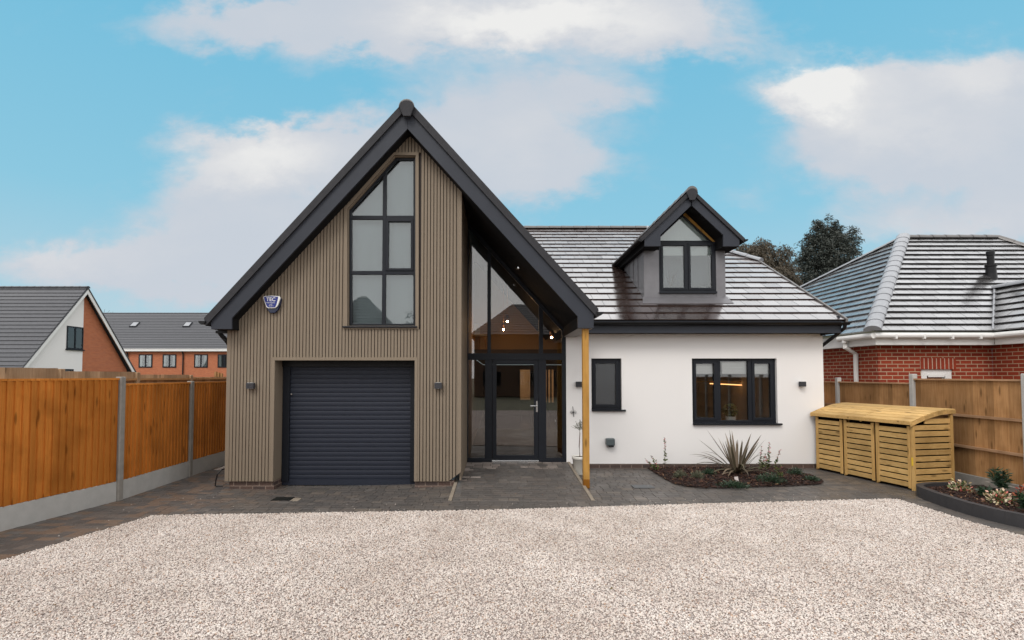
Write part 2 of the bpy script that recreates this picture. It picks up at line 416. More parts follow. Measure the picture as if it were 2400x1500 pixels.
def tiles(mb, O, ud, vd, Lv, left, right, gauge, width, thick, jitter=.0, lap=1.12, stag=True, gap=.008, v0=0):
    """courses of overlapping tiles on the plane O + u*ud + v*vd; left(v), right(v) bound u"""
    O, ud, vd = Vector(O), Vector(ud).normalized(), Vector(vd).normalized()
    nrm = ud.cross(vd).normalized()
    if nrm.z < 0: nrm = -nrm
    nc = int(math.ceil((Lv-v0)/gauge-1e-6))
    for c in range(nc):
        a = v0+c*gauge; b = min(a+gauge*lap, Lv)
        umin = min(left(a), left(b)); umax = max(right(a), right(b))
        off = (width/2 if (c % 2 and stag) else 0)
        i0 = int(math.floor((umin-off)/width)); i1 = int(math.ceil((umax-off)/width))
        for i in range(i0, i1):
            ua, ub = i*width+off, (i+1)*width+off
            q = [(max(ua,left(a)), a), (min(ub,right(a)), a), (min(ub,right(b)), b), (max(ua,left(b)), b)]
            if q[1][0]-q[0][0] < .012 and q[2][0]-q[3][0] < .012: continue
            if q[1][0] < q[0][0]: q[0] = q[1] = ((q[0][0]+q[1][0])/2, a)
            if q[2][0] < q[3][0]: q[2] = q[3] = ((q[2][0]+q[3][0])/2, b)
            q = [(q[0][0]+gap/2,a),(q[1][0]-gap/2,a),(q[2][0]-gap/2,b),(q[3][0]+gap/2,b)]
            j = [random.uniform(-jitter, jitter) for _ in range(2)]
            lo, hi = thick*2, thick*.75
            top = [O+ud*u+vd*v+nrm*((lo+j[0]) if v == a else hi+j[1]) for u, v in q]
            bot = [O+ud*u+vd*v+nrm*((lo-thick) if v == a else 0) for u, v in q]
            mb.hexa(bot, top)
    return mb

def frame_window(name, poly, y, dep, cols, rows, parent, fw, mw, mat, glass, backing=None, back_y=.05, label=None, sashes=()):
    """poly: convex outline (x,z); cols/rows: mullion and transom centres; returns the frame part; panes and backing are its sub-parts"""
    inner = inset(poly, fw)
    mb = MB(); mb.ring(poly, inner, y, y+dep)
    xs = [min(p[0] for p in inner)]; zs = [min(p[1] for p in inner)]
    for c in cols:
        mb.prism(clip_rect(inner, c-mw/2, c+mw/2, -99, 99), y+.003, y+dep-.003)
    for r_ in rows:
        pl = clip_rect(inner, -99, 99, r_-mw/2, r_+mw/2)
        cuts = sorted([min(p[0] for p in pl)]+[q for c in cols for q in (c-mw/2, c+mw/2)]+[max(p[0] for p in pl)])
        for i in range(0, len(cuts), 2):
            q = clip_rect(pl, cuts[i], cuts[i+1], -99, 99)
            if len(q) >= 3: mb.prism(q, y+.004, y+dep-.004)
    fr = mb.build(name, mat, parent, bevel=.004)
    xb = [min(p[0] for p in inner)]+[q for c in sorted(cols) for q in (c-mw/2, c+mw/2)]+[max(p[0] for p in inner)]
    zb = [min(p[1] for p in inner)]+[q for r_ in sorted(rows) for q in (r_-mw/2, r_+mw/2)]+[max(p[1] for p in inner)]
    for i in range(0, len(xb), 2):
        for j in range(0, len(zb), 2):
            q = clip_rect(inner, xb[i], xb[i+1], zb[j], zb[j+1])
            if len(q) < 3: continue
            if (i//2, j//2) in sashes:
                w = sashes[(i//2, j//2)]
                q2 = inset(q, w); MB().ring(q, q2, y-.012, y+dep*.6).build('sash', mat, fr, bevel=.003); q = q2
            m = MB(); m.prism(q, y+dep*.45, y+dep*.45+.006); m.build('pane', glass, fr)
    if backing:
        m = MB(); m.prism(inset(poly, fw*.5), y+dep+back_y, y+dep+back_y+.01); m.build('blind', backing, fr)
    return fr

def wall_open(mb, xs, zs, holes, y0, y1):
    """wall slab in x,z with rectangular holes (x0,x1,z0,z1): outer faces and reveals only"""
    xs = sorted(set(xs+[h[i] for h in holes for i in (0,1)])); zs = sorted(set(zs+[h[i] for h in holes for i in (2,3)]))
    def hole(i, j):
        if i < 0 or j < 0 or i >= len(xs)-1 or j >= len(zs)-1: return True
        cx, cz = (xs[i]+xs[i+1])/2, (zs[j]+zs[j+1])/2
        return any(h[0] < cx < h[1] and h[2] < cz < h[3] for h in holes)
    for i in range(len(xs)-1):
        for j in range(len(zs)-1):
            if hole(i,j): continue
            a,b,c,d = xs[i],xs[i+1],zs[j],zs[j+1]
            mb.add([(a,y0,c),(b,y0,c),(b,y0,d),(a,y0,d)], [(0,1,2,3)])
            mb.add([(a,y1,c),(b,y1,c),(b,y1,d),(a,y1,d)], [(3,2,1,0)])
            if hole(i-1,j): mb.add([(a,y0,c),(a,y0,d),(a,y1,d),(a,y1,c)], [(0,1,2,3)])
            if hole(i+1,j): mb.add([(b,y0,c),(b,y0,d),(b,y1,d),(b,y1,c)], [(3,2,1,0)])
            if hole(i,j-1): mb.add([(a,y0,c),(b,y0,c),(b,y1,c),(a,y1,c)], [(3,2,1,0)])
            if hole(i,j+1): mb.add([(a,y0,d),(b,y0,d),(b,y1,d),(a,y1,d)], [(0,1,2,3)])
    return mb

def leaf_quad(mb, c, d, n, L, W):
    d = d.normalized(); s = d.cross(n)
    if s.length < 1e-4: s = d.orthogonal()
    s.normalize()
    mb.add([c-d*L/2, c+s*W/2, c+d*L/2, c-s*W/2], [(0,1,2,3)])
def rv(z0=-1, z1=1):
    while True:
        v = Vector((random.uniform(-1,1), random.uniform(-1,1), random.uniform(z0,z1)))
        if .05 < v.length < 1: return v.normalized()

# ================================================================== THE HOUSE
YW = 1.8
house = thing('house', 'modern house with a taupe slatted gable, white rendered wing and dormer in the roof', 'house', (0, YW, 0))
H = house
XL, XR = PX(531, 0), PX(1081, 0)
# --- gable roof geometry
Xa, Za = P(953.5, 230, -.3); X1, Z1 = P(478, 745, -.3); sl = (Za-Z1)/(Xa-X1); X2 = PX(1404, -.3)
Xs, Zs = P(955.5, 302, -.25); _x, _z = P(543.5, 746, -.25); ss = (Zs-_z)/(Xs-_x)
def zsof(x): return Zs-ss*abs(x-Xs)
def ztop(x): return Za-sl*abs(x-Xa)
GYB = 8.1
bl = [P(u,v,-.25) for u,v in ((953.5,250),(495,747),(495,771.5),(543.5,771.5),(543.5,746),(955.5,302))]
br = [P(u,v,-.25) for u,v in ((955.5,302),(1354,742),(1354,769),(1391.5,769),(1391.5,727),(953.5,250))]
for pl in (bl, br):
    MB().prism(pl, -.255, -.215).build('bargeboard', M['fascia'], H, bevel=.004)
core = MB()
core.prism(bl, -.213, GYB); core.prism(br, -.213, 1.78)
core.prism([br[0], br[1], (br[1][0]+.02, br[1][1]+.12), br[5]], 1.782, GYB)
core.build('eaves_soffit', M['soffit'], H)
xe0, xe1 = br[2][0], br[3][0]
MB().box(xe0+.012, xe1-.012, -.2, 1.77, br[2][1]-.006, br[2][1]-.001).build('soffit_board', M['soffit_pale'], H)
# tile slabs with verge ends
vt = .155
m = MB()
m.prism([(Xa,Za-.075),(Xa-.0675,Za-.075),(X1,Z1),(X1+.03,Z1-.02-vt*.75),(Xa,Za-vt-.02)], -.30, GYB)
m.prism([(Xa,Za-.075),(Xa+.0675,Za-.075),(X2,ztop(X2)),(X2-.03,ztop(X2)-.02-vt*.75),(Xa,Za-vt-.02)], -.30, GYB)
m.build('verge', M['verge'], H)
for sgn, xe in ((-1, X1), (1, X2)):
    vd = Vector((-sgn, 0, sl)).normalized(); Lv = abs(xe-Xa)*math.hypot(1, sl)-.08
    mt = tiles(MB(), (xe, -.30, ztop(xe)-.038), (0,1,0), vd, Lv, lambda v: .09, lambda v: GYB+.3, .387, .38, .016, .002)
    mt.build('gable_roof', M['tile'], H)
# ridge tiles with the end cap
def ridge_run(mb, A, B, r, seg, squash=.75, n=9):
    A, B = Vector(A), Vector(B); L = (B-A).length; d = (B-A).normalized(); s = d.cross(Vector((0,0,1))).normalized(); u = s.cross(d)
    k_ = max(1, int(round(L/seg)))
    for i in range(k_):
        p, q = A+d*(L*i/k_), A+d*(L*(i+1)/k_-.006)
        o = len(mb.v)
        for c, rr_ in ((p, r*1.06), (q, r*.97)):
            for j in range(n):
                t = math.pi*j/(n-1)
                mb.v.append(tuple(c+s*math.cos(t)*rr_+u*math.sin(t)*rr_*squash))
        for j in range(n-1): mb.f.append((o+j, o+j+1, o+n+j+1, o+n+j))
        mb.f.append(tuple(range(o+n-1, o-1, -1))); mb.f.append(tuple(range(o+n, o+2*n)))
    return mb
ridge_run(MB(), (Xa, -.33, Za-.165), (Xa, GYB, Za-.165), .13, .42, 1.0).build('ridge_tiles', M['ridge'], H)
cap = [P(u,v,-.34) for u,v in ((945.5,274),(962.5,274),(971.5,250),(967,241),(960,237.5),(953.5,236.5),(947,237.5),(940,241),(935.5,250))]
MB().prism(cap, -.375, -.335).build('ridge_cap', M['verge'], H, bevel=.008)
# gable gutter ends
def gutter_y(mb, x, z, y0, y1, r=.06):
    pr = [(x+r*math.cos(t), z+r*math.sin(t)) for t in [math.pi+math.pi*i/8 for i in range(9)]]
    mb.prism(pr, y0, y1)
m = MB(); gutter_y(m, X2+.02, ztop(X2)-.055, -.33, 1.2); m.build('gutter', M['black'], H)
m = MB(); gutter_y(m, X1-.02, ztop(X1)-.055, -.33, GYB); m.build('gutter', M['black'], H)
m = MB(); z_ = bl[2][1]
m.tube([(XL-.16, .06, z_+.03), (XL-.16, .06, z_-.05), (XL-.12, .06, z_-.10), (XL-.05, .06, z_-.17), (XL-.03,.12,z_-.24)], .04)
m.box(XL-.22, XL-.02, .02, .10, z_-.05, z_); m.build('downpipe', M['black'], H)

# --- cladding
zb0 = PZ(1128, 0); gtz = PZ(839, 0); gx0, gx1 = PX(644, 0), PX(972, 0)
chx, chz = P(1051, 1125, 0); chx2, chz2 = P(1081, 1103, 0)
def zbot(x): return zb0 if x < chx else zb0+(chz2-chz)*(x-chx)/(chx2-chx)
wo = [P(u,v,0) for u,v in ((814,765),(814,490),(925,364),(974.5,364),(974.5,765))]
wt = inset(wo, -.052)
wzb = wt[0][1]
def wtop(x):
    (xa_,za_),(xb_,zb_) = wt[1], wt[2]
    return za_+(zb_-za_)*min(1,max(0,(x-xa_)/(xb_-xa_)))
pitch, sw = .0577, .0432
m = MB(); x = XL+.075
while x < XR-.075:
    a, b = x, min(x+sw, XR-.07); c = (a+b)/2
    def piece(f0, f1):
        if f1(c)-f0(c) < .01: return
        m.hexa([(a,0,f0(a)),(b,0,f0(b)),(b,.033,f0(b)),(a,.033,f0(a))], [(a,0,f1(a)),(b,0,f1(b)),(b,.033,f1(b)),(a,.033,f1(a))])
    low = zbot
    if gx0-.04 < c < gx1+.04: low = lambda q: gtz
    if wt[0][0] < c < wt[4][0]:
        piece(low, lambda q: wzb); piece(wtop, lambda q: zsof(q)-.004)
    else: piece(low, lambda q: zsof(q)-.004)
    x += pitch
clad = m.build('cladding', M['slat'], H)
# dark backing behind the slats, four pieces round the openings
m = MB(); y0, y1 = .034, .06
def bk(x0, x1, f0, f1):
    m.hexa([(x0,y0,f0(x0)),(x1,y0,f0(x1)),(x1,y1,f0(x1)),(x0,y1,f0(x0))], [(x0,y0,f1(x0)),(x1,y0,f1(x1)),(x1,y1,f1(x1)),(x0,y1,f1(x0))])
zs_ = lambda q: zsof(q)
w0, w1, wk = wo[0][0]-.02, wo[4][0]+.02, wo[2][0]
wtop2 = lambda q: wtop(q)-.03
xs_ = sorted([XL+.01, gx0-.012, w0, wk, Xs, w1, gx1+.012, chx, XR-.005])
for i in range(len(xs_)-1):
    a, b = xs_[i], xs_[i+1]; c = (a+b)/2
    low = (lambda q: gtz) if gx0 < c < gx1 else zbot
    if w0 < c < w1: bk(a, b, low, lambda q: wzb+.03); bk(a, b, wtop2, zs_)
    else: bk(a, b, low, zs_)
m.build('backing', M['slatgap'], clad)
# corner boards, opening trims, return wall
m = MB()
m.hexa([(XR-.068,-.004,zbot(XR-.068)),(XR,-.004,zbot(XR)),(XR,.06,zbot(XR)),(XR-.068,.06,zbot(XR-.068))], [(XR-.068,-.004,zsof(XR-.068)),(XR,-.004,zsof(XR)),(XR,.06,zsof(XR)),(XR-.068,.06,zsof(XR-.068))])
m.box(XL, XL+.068, -.004, .06, zb0, zsof(XL+.02)+.05)
m.box(gx0-.055, gx0, -.010, .02, zb0, gtz+.012); m.box(gx1, gx1+.05, -.010, .02, zb0, gtz+.012)
m.box(gx0, gx1, -.010, .02, gtz-.042, gtz+.012)
wi = inset(wt, .052); m.ring(wt, wi, -.012, .03)
m.build('corner_trim', M['slat'], clad)
m = MB()
m.hexa([(XR-.03,.062,.10),(XR,.062,.10),(XR,YW+.1,.12),(XR-.03,YW+.1,.12)], [(XR-.03,.062,zsof(XR-.03)),(XR,.062,zsof(XR)),(XR,YW+.1,zsof(XR)),(XR-.03,YW+.1,zsof(XR-.03))])
m.box(XL, XL+.05, .062, GYB, .1, zsof(XL)+.05)
m.box(gx0-.02, gx0, .022, .40, zb0, gtz-.02); m.box(gx1, gx1+.02, .022, .40, zb0, gtz-.02)
ring_in = inset(wi, .014); m.ring(wi, ring_in, .031, .15)
m.build('side_cladding', M['slat'], H)
# garage door
dz1 = gtz-.02
m = MB(); lh = .083; z = .055
while z < dz1-.13:
    m.prism([(.395,z),(.384,z+.003),(.3815,z+.022),(.3805,z+.040),(.3815,z+.058),(.385,z+.075),(.395,z+.077),(.395,z+.083),(.41,z+.083),(.41,z)], gx0+.004, gx1-.004, 'x'); z += lh
m.box(gx0+.004, gx1-.004, .37, .41, -.05, .055)
gd = m.build('garage_door', M['shutter'], H)
for a, b in ((gx0+.003, gx0+.13),(gx1-.13, gx1-.003)): MB().box(a, b, .34, .376, .012, dz1-.12).build('guide_rail', M['anth'], gd, bevel=.004)
MB().box(gx0+.002, gx1-.002, .30, .42, dz1-.13, dz1).build('shutter_box', M['black'], gd, bevel=.004)
MB().tube([(gx0+.16, .37, 1.60), (gx0+.16, .35, 1.60)], .014, 10).build('lock', M['steel'], gd)
# brick plinth
m = MB()
m.box(XL+.06, gx0-.004, .05, .38, -.12, zb0+.004); m.box(gx1+.004, PX(1065,0), .05, .38, -.12, zb0+.012)
m.box(XL+.06, XL+.2, .382, GYB, -.02, .12)
m.box(PX(1327,YW)+.0, 6.83, YW+.02, YW+.2, -.02, PZ(1087,YW)+.01)
m.build('plinth', M['plinth'], H)
# gable window
gw = frame_window('window', ring_in, .075, .07, [PX(898,.08)], [PZ(509.5,.08), PZ(639,.08)], H, .042, .066, M['anth'], M['glass'], M['blindgrey'], .10, sashes={(1,1): .045})
sx0, sz0 = P(803, 766.5, -.03); sx1 = PX(977, -.03)
MB().hexa([(sx0,-.05,sz0-.012),(sx1,-.05,sz0-.012),(sx1,.08,sz0+.0),(sx0,.08,sz0+.0)], [(sx0,-.05,sz0+.014),(sx1,-.05,sz0+.014),(sx1,.08,sz0+.03),(sx0,.08,sz0+.03)]).build('sill', M['anth'], gw, bevel=.004)
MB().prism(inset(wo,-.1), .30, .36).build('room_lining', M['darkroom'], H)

# --- white wing
XWL, XWR = PX(1327, YW), 6.85
zwb = PZ(1087, YW)
mw = (PX(1622,YW), PX(1821,YW), PZ(992,YW), PZ(840,YW)); sw_ = (PX(1386,YW), PX(1457,YW), PZ(960,YW), PZ(840,YW))
wall_open(MB(), [XWL, XWR], [zwb, 3.0], [mw, sw_], YW, YW+.25).build('rendered_wall', M['render'], H)
m = MB(); m.box(XWR-.25, XWR, YW+.251, 15, 0, 3.0)
m.prism([(YW+.26,3.0),(15,3.0),(11.5,5.0),(8.24,6.7),(5.1,5.0)], XWR-.25, XWR, 'x'); m.build('side_wall', M['render'], H)
def rect(a): return [(a[0],a[2]),(a[1],a[2]),(a[1],a[3]),(a[0],a[3])]
w = frame_window('window', rect(mw), YW+.07, .07, [PX(1684,YW+.07), PX(1757.5,YW+.07)], [], H, .055, .085, M['anth'], M['glass_front'], sashes={(0,0): .055, (2,0): .055})
def sill(parent, a, y, over=.07, out=.06):
    MB().box(a[0]+.0, a[1]+over, y-out, y+.075, a[2]-.035, a[2]+.0).build('sill', M['anth'], parent, bevel=.005)
sill(w, mw, YW)
for (u0,u1) in ((1629,1676),(1690,1746),(1761,1808)):
    x0, x1 = PX(u0,YW+.2), PX(u1,YW+.2)
    m = MB()
    for q, (za_, zb_) in enumerate(((PZ(848,YW+.2),PZ(862,YW+.2)),(PZ(861,YW+.2),PZ(871,YW+.2)),(PZ(869,YW+.2),PZ(876.5,YW+.2)))):
        m.box(x0, x1, YW+.165-.006*q, YW+.175-.003*q, za_, zb_)
    m.build('blind', M['blind'], w, bevel=.004)
w2 = frame_window('window', rect(sw_), YW+.07, .07, [], [], H, .05, .08, M['anth'], M['glass_obs'], M['obscure'], .01, sashes={(0,0): .055})
sill(w2, sw_, YW)
# --- entrance screen
YS = YW+.02
sx0, sx1 = PX(1091,YS), PX(1327,YS)
sb = PZ(1085.5, YS)
so = [(sx0, sb), (sx1, sb), (sx1, zsof(sx1)-.005), (sx0, zsof(sx0)-.005)]
si = inset(so, [.085, .085, .085, .06])
m = MB(); m.ring(so, si, YS, YS+.08)
tz0, tz1 = PZ(843.5,YS), PZ(828,YS)
m.prism(clip_rect(si,-9,9,tz0,tz1), YS-.01, YS+.09)
um = [(PX(1142,YS),PX(1150.5,YS)),(PX(1263.5,YS),PX(1273,YS))]
for a,b in um: m.prism(clip_rect(si,a,b,tz1,9), YS+.004, YS+.076)
lm = [(PX(1136.5,YS),PX(1153.5,YS)),(PX(1261.5,YS),PX(1280,YS))]
for a,b in lm: m.prism(clip_rect(si,a,b,sb,tz0), YS+.004, YS+.076)
scr = m.build('entrance_screen', M['anth'], H, bevel=.004)
xe_ = [si[0][0]]+[q for ab in um for q in ab]+[si[1][0]]
for i in (0,2,4):
    MB().prism(clip_rect(si, xe_[i], xe_[i+1], tz1, 9), YS+.035, YS+.041).build('pane', M['glass_hall'], scr)
zl = PZ(1073.5,YS)
for a,b in ((si[0][0],lm[0][0]),(lm[1][1],si[1][0])):
    MB().prism(rect((a,b,zl,tz0)), YS+.035, YS+.041).build('pane', M['glass_hall'], scr)
    MB().box(a,b,YS+.006,YS+.07,sb+.08,zl).build('bottom_rail', M['anth'], scr)
da, db = lm[0][1]+.004, lm[1][0]-.004; dzb, dzt = PZ(1077,YS), tz0-.006
do = rect((da,db,dzb,dzt)); di = inset(do, [.09,.088,.09,.088])
door = MB().ring(do, di, YS-.004, YS+.066).build('front_door', M['anth'], H, bevel=.005)
MB().prism(di, YS+.03, YS+.036).build('pane', M['glass_hall'], door)
MB().box(da-.01, db+.01, YS-.05, YS+.06, PZ(1085,YS), PZ(1078,YS)).build('threshold', M['steel'], door, bevel=.004)
hx, hz = PX(1258,YS), PZ(951,YS)
m = MB(); m.box(hx-.016,hx+.016,YS-.016,YS-.004,hz-.13,hz+.10); m.tube([(hx,YS-.01,hz),(hx,YS-.065,hz),(hx-.04,YS-.07,hz),(hx-.14,YS-.07,hz)], .011, 8); m.build('handle', M['steel'], door, smooth=False)
# porch downlight in the sloping soffit
dx_, dy_ = PX(1216,.9), .9
zz = zsof(dx_)
m = MB(); m.lathe([(.045,-.03),(.045,.0),(.03,.0)], (dx_,dy_,zz-.012), 12); m.build('downlight', M['steel'], H)

# --- main roof
Ye, Yr = 1.45, 8.24; Ze = PZ(748.5, Ye); Zr = PZ(534, Yr); tn = (Zr-Ze)/(Yr-Ye); ang = math.atan(tn); Lr = (Yr-Ye)/math.cos(ang)
XV = PX(1986, Ye); YH = 5.1; XH = 5.0
def zm(y): return Ze+tn*(y-Ye)
def valley(v):
    y = Ye+v*math.cos(ang); return max(Xa+(Za-zm(y))/sl-.12, Xa)
def rightb(v):
    y = Ye+v*math.cos(ang); return XV if y < YH else XV-(XV-XH)*(y-YH)/(Yr-YH)
tiles(MB(), (0,Ye,Ze-.035), (1,0,0), (0,math.cos(ang),math.sin(ang)), Lr, valley, rightb, .3870, .385, .020, .0018).build('roof', M['tile'], H)
m = MB()
m.add([(1.72,Ye+.02,Ze-.05),(XV-.04,Ye+.02,Ze-.05),(XV-.04,YH,zm(YH)-.05),(XH,Yr,Zr-.05),(Xa,Yr,Zr-.05)], [(0,1,2,3,4)])
m.add([(1.72,Ye+.02,Ze-.14),(XV-.04,Ye+.02,Ze-.14),(XV-.04,YH,zm(YH)-.14),(XH,Yr,Zr-.14),(Xa,Yr,Zr-.14)], [(4,3,2,1,0)])
yb = 2*Yr-YH
m.add([(XV,YH,zm(YH)-.03),(XV,yb,zm(YH)-.03),(XH,Yr,Zr-.03)], [(0,1,2)])
m.add([(Xa,Yr,Zr-.03),(XH,Yr,Zr-.03),(XV,yb,zm(YH)-.03),(XV,2*Yr-Ye,Ze-.03),(Xa,2*Yr-Ye,Ze-.03)], [(0,1,2,3,4)])
m.build('roof_deck', M['soffit'], H)
m = MB()
m.hexa([(XV-.02,Ye-.03,Ze-.10),(XV+.03,Ye-.03,Ze-.10),(XV+.03,YH,zm(YH)-.10),(XV-.02,YH,zm(YH)-.10)],
       [(XV-.02,Ye-.03,Ze+.018),(XV+.03,Ye-.03,Ze+.018),(XV+.03,YH,zm(YH)+.022),(XV-.02,YH,zm(YH)+.022)])
m.build('verge', M['ridge'], H, bevel=.01)
ridge_run(MB(), (Xa,Yr,Zr-.03), (XH,Yr,Zr-.03), .12, .42, .8).build('ridge_tiles', M['ridge'], H)
ridge_run(MB(), (XV+.08,YH-.08,zm(YH)-.06), (XH,Yr,Zr), .11, .42, .7).build('ridge_tiles', M['ridge2'], H)
# fascia, gutter, soffit along the eaves
fz0, fz1 = PZ(780.5,1.47), Ze-.02
XF = PX(1975,1.47)
m = MB(); m.box(xe1+.012, XF, 1.47, 1.50, fz0, fz1); m.box(XF-.03, XF, 1.501, 2.2, fz0, fz1+.1); m.build('fascia', M['fascia'], H, bevel=.003)
MB().box(xe1+.012, XF-.03, 1.501, YW-.002, fz0+.006, fz0+.02).build('soffit_board', M['soffit'], H)
m = MB(); r_ = .058
pr = [(1.405+r_*math.cos(t), Ze-.065+r_*math.sin(t)) for t in [math.pi+math.pi*i/8 for i in range(9)]]
m.prism(pr, xe1+.01, XV+.03, 'x'); m.build('gutter', M['black'], H)
m = MB(); m.tube([(XF+.03,1.40,Ze-.10),(XF+.03,1.42,Ze-.18),(XF-.02,1.6,Ze-.30),(6.97,2.05,Ze-.52),(6.93,2.12,Ze-.62),(6.93,2.12,.0)], .036, 10)
m.tube([(6.77,1.66,fz0+.02),(6.77,1.66,fz0-.04)], .05, 12); m.build('downpipe', M['black'], H)

# --- dormer
YD, YB2 = 2.5, 2.1
Xd, Zd = P(1621.5, 440, YB2-.04); xf, zf = P(1746, 557, YB2-.04); sd = (Zd-zf)/(xf-Xd); hw = xf-Xd
dor_poly_r = [P(u,v,YB2) for u,v in ((1621.5,452),(1733,552),(1733,577.5),(1695,577.5),(1695,551),(1621.5,482))]
dor_poly_l = [(2*Xd-p[0], p[1]) for p in dor_poly_r]
def zds(x): return dor_poly_r[5][1]-(dor_poly_r[5][1]-dor_poly_r[4][1])/(dor_poly_r[4][0]-dor_poly_r[5][0])*abs(x-Xd)
cw0, cw1 = PX(1512,YD), PX(1704,YD)
m = MB()
dw = (PX(1547.5,YD), PX(1682,YD), PZ(684,YD), PZ(566,YD))
zc = 4.80
def zr_at(y): return zm(y)+.0
m.box(cw0, dw[0], YD, YD+.08, zr_at(YD)-.1, zds(cw0)+.02); m.box(dw[1], cw1, YD, YD+.08, zr_at(YD)-.1, zds(cw1)+.02)
m.box(dw[0], dw[1], YD+.004, YD+.08, zr_at(YD)-.1, dw[2]-.001)
yk = Ye+(zc-Ze)/tn
for a, b in ((cw0, cw0+.08),(cw1-.08, cw1)):
    m.prism([(YD+.081,zr_at(YD)-.1),(yk+.4,zr_at(yk)+.1),(YD+.081,zc+.12)], a, b, 'x')
for q in range(1,4):   # standing seams in the lead cheek
    yq = YD+.08+q*.42
    m.box(cw0-.014, cw0-.001, yq, yq+.02, zr_at(yq)-.05, zc)
dormer = m.build('dormer', M['lead'], H, bevel=.003)
for pl in (dor_poly_l, dor_poly_r): MB().prism(pl, YB2-.005, YB2+.035).build('bargeboard', M['fascia'], dormer, bevel=.004)
m = MB(); 
for pl in (dor_poly_l, dor_poly_r): m.prism(pl, YB2+.037, 6.4)
m.build('soffit', M['soffit'], dormer)
m = MB()
for s_ in (-1, 1):
    m.prism([(Xd,Zd-.015),(Xd+s_*hw,zf-.015),(Xd+s_*(hw-.02),zf-.10),(Xd,Zd-.125)], YB2-.045, 6.7)
m.build('verge', M['verge'], dormer)
for s_ in (-1, 1):
    vd = Vector((-s_,0,sd)).normalized()
    tiles(MB(), (Xd+s_*hw, YB2-.045, zf-.046), (0,1,0), vd, hw*math.hypot(1,sd)-.06, lambda v: .08, lambda v: 4.6, .36, .38, .016, .002).build('roof', M['tile'], dormer)
ridge_run(MB(), (Xd,YB2-.06,Zd-.085), (Xd,6.7,Zd-.085), .115, .42, 1.0).build('ridge_tiles', M['ridge'], dormer)
cp = [P(u,v,YB2-.06) for u,v in ((1615.5,470),(1627.5,470),(1635,453),(1631,446),(1626,443),(1621.5,442),(1617,443),(1612,446),(1608,453))]
MB().prism(cp, YB2-.10, YB2-.065).build('ridge_cap', M['verge'], dormer, bevel=.007)
for s_ in (-1, 1): m = MB(); gutter_y(m, Xd+s_*(hw+.015), zf-.04, YB2-.07, 4.85, .045); m.build('gutter', M['black'], dormer)
o = rect(dw); i_ = inset(o, .045)
m = MB(); m.ring(o, i_, YD+.012, YD+.075)
mx_ = (dw[0]+dw[1])/2; m.prism(clip_rect(i_, mx_-.022, mx_+.022, -9, 9), YD+.015, YD+.072)
tzb = dw[3]+.002
tri = [(dw[0]+.01, tzb), (Xd+hw*.5, tzb)]
xr_ = Xd+(dor_poly_r[5][1]-tzb)/((dor_poly_r[5][1]-dor_poly_r[4][1])/(dor_poly_r[4][0]-dor_poly_r[5][0]))
xl_ = 2*Xd-xr_
tri = [(xl_+.02, tzb), (xr_-.10, tzb), (Xd-.04, zds(Xd)-.07)]
ti = inset(tri, .022)
m.ring(tri, ti, YD+.012, YD+.075)
m.box(dw[0]-.0, dw[1]+.0, YD-.055, YD+.010, dw[2]-.04, dw[2]+.004)
m.build('window_frame', M['anth'], dormer, bevel=.004)
MB().prism([(xr_-.098,tzb),(xr_-.03,tzb),(Xd+.02,zds(Xd)-.03),(Xd-.038,zds(Xd)-.068)], YD+.02, YD+.07).build('timber_strip', M['post'], dormer)
m = MB(); m.prism(ti, YD+.045, YD+.05); m.build('pane', M['glass'], dormer)
MB().prism(tri, YD+.085, YD+.095).build('blind', M['blind'], dormer)
for a, b in ((i_[0][0], mx_-.022), (mx_+.022, i_[1][0])):
    q = rect((a,b,i_[0][1],i_[2][1])); q2 = inset(q, .05)
    MB().ring(q, q2, YD-.004, YD+.05).build('sash', M['anth'], dormer, bevel=.003)
    MB().prism(q2, YD+.03, YD+.036).build('pane', M['glass'], dormer)
    MB().box(a+.01, b-.01, YD+.082, YD+.092, PZ(597,YD), dw[3]).build('blind', M['blind'], dormer)
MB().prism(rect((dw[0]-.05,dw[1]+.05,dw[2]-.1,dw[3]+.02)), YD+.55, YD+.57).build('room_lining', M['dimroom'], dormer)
MB().box(dw[0]+.02, dw[1]-.02, YD+.08, YD+.30, dw[2]-.02, dw[2]+.035).build('inner_sill', M['white'], dormer)
vx, vz = P(1572,668,YD+.2)
t = thing('mirrored_twigs', 'vase of dark bare twigs added to stand for branches mirrored in the dormer pane', 'vase', (vx,YD+.2,dw[2]+.035))  # added vase; its twigs take the place of reflected bare branches
MB().lathe([(.025,.0),(.04,.04),(.03,.10),(.022,.12)], (vx,YD+.2,dw[2]+.036), 14).build('vase_body', M['cover'], t, smooth=True)
m = MB()
for i in range(13):
    d = Vector((random.uniform(-.5,.55),random.uniform(-.15,.15),random.uniform(.8,1.3))).normalized()*random.uniform(.28,.46); p = Vector((vx,YD+.2,dw[2]+.14)); sd2 = Vector((random.uniform(-.05,.05),0,.02))
    m.tube([p, p+d*.5+sd2, p+d], [.006,.005,.003], 5); m.tube([p+d*.5+sd2, p+d*.75+Vector((random.uniform(-.07,.07),0,.03))], [.004,.002], 4)
m.build('twigs', M['stem'], t)
x9 = PX(1650,YD+.2)
tag(MB().lathe([(.0,0),(.10,.01),(.12,.05),(.08,.10),(.0,.12)], (x9,YD+.2,dw[2]+.036), 14).build('ornament', M['shell'], smooth=True, loc=(x9,YD+.2,dw[2]+.035)), 'rounded white ornament on the dormer window sill', 'ornament')
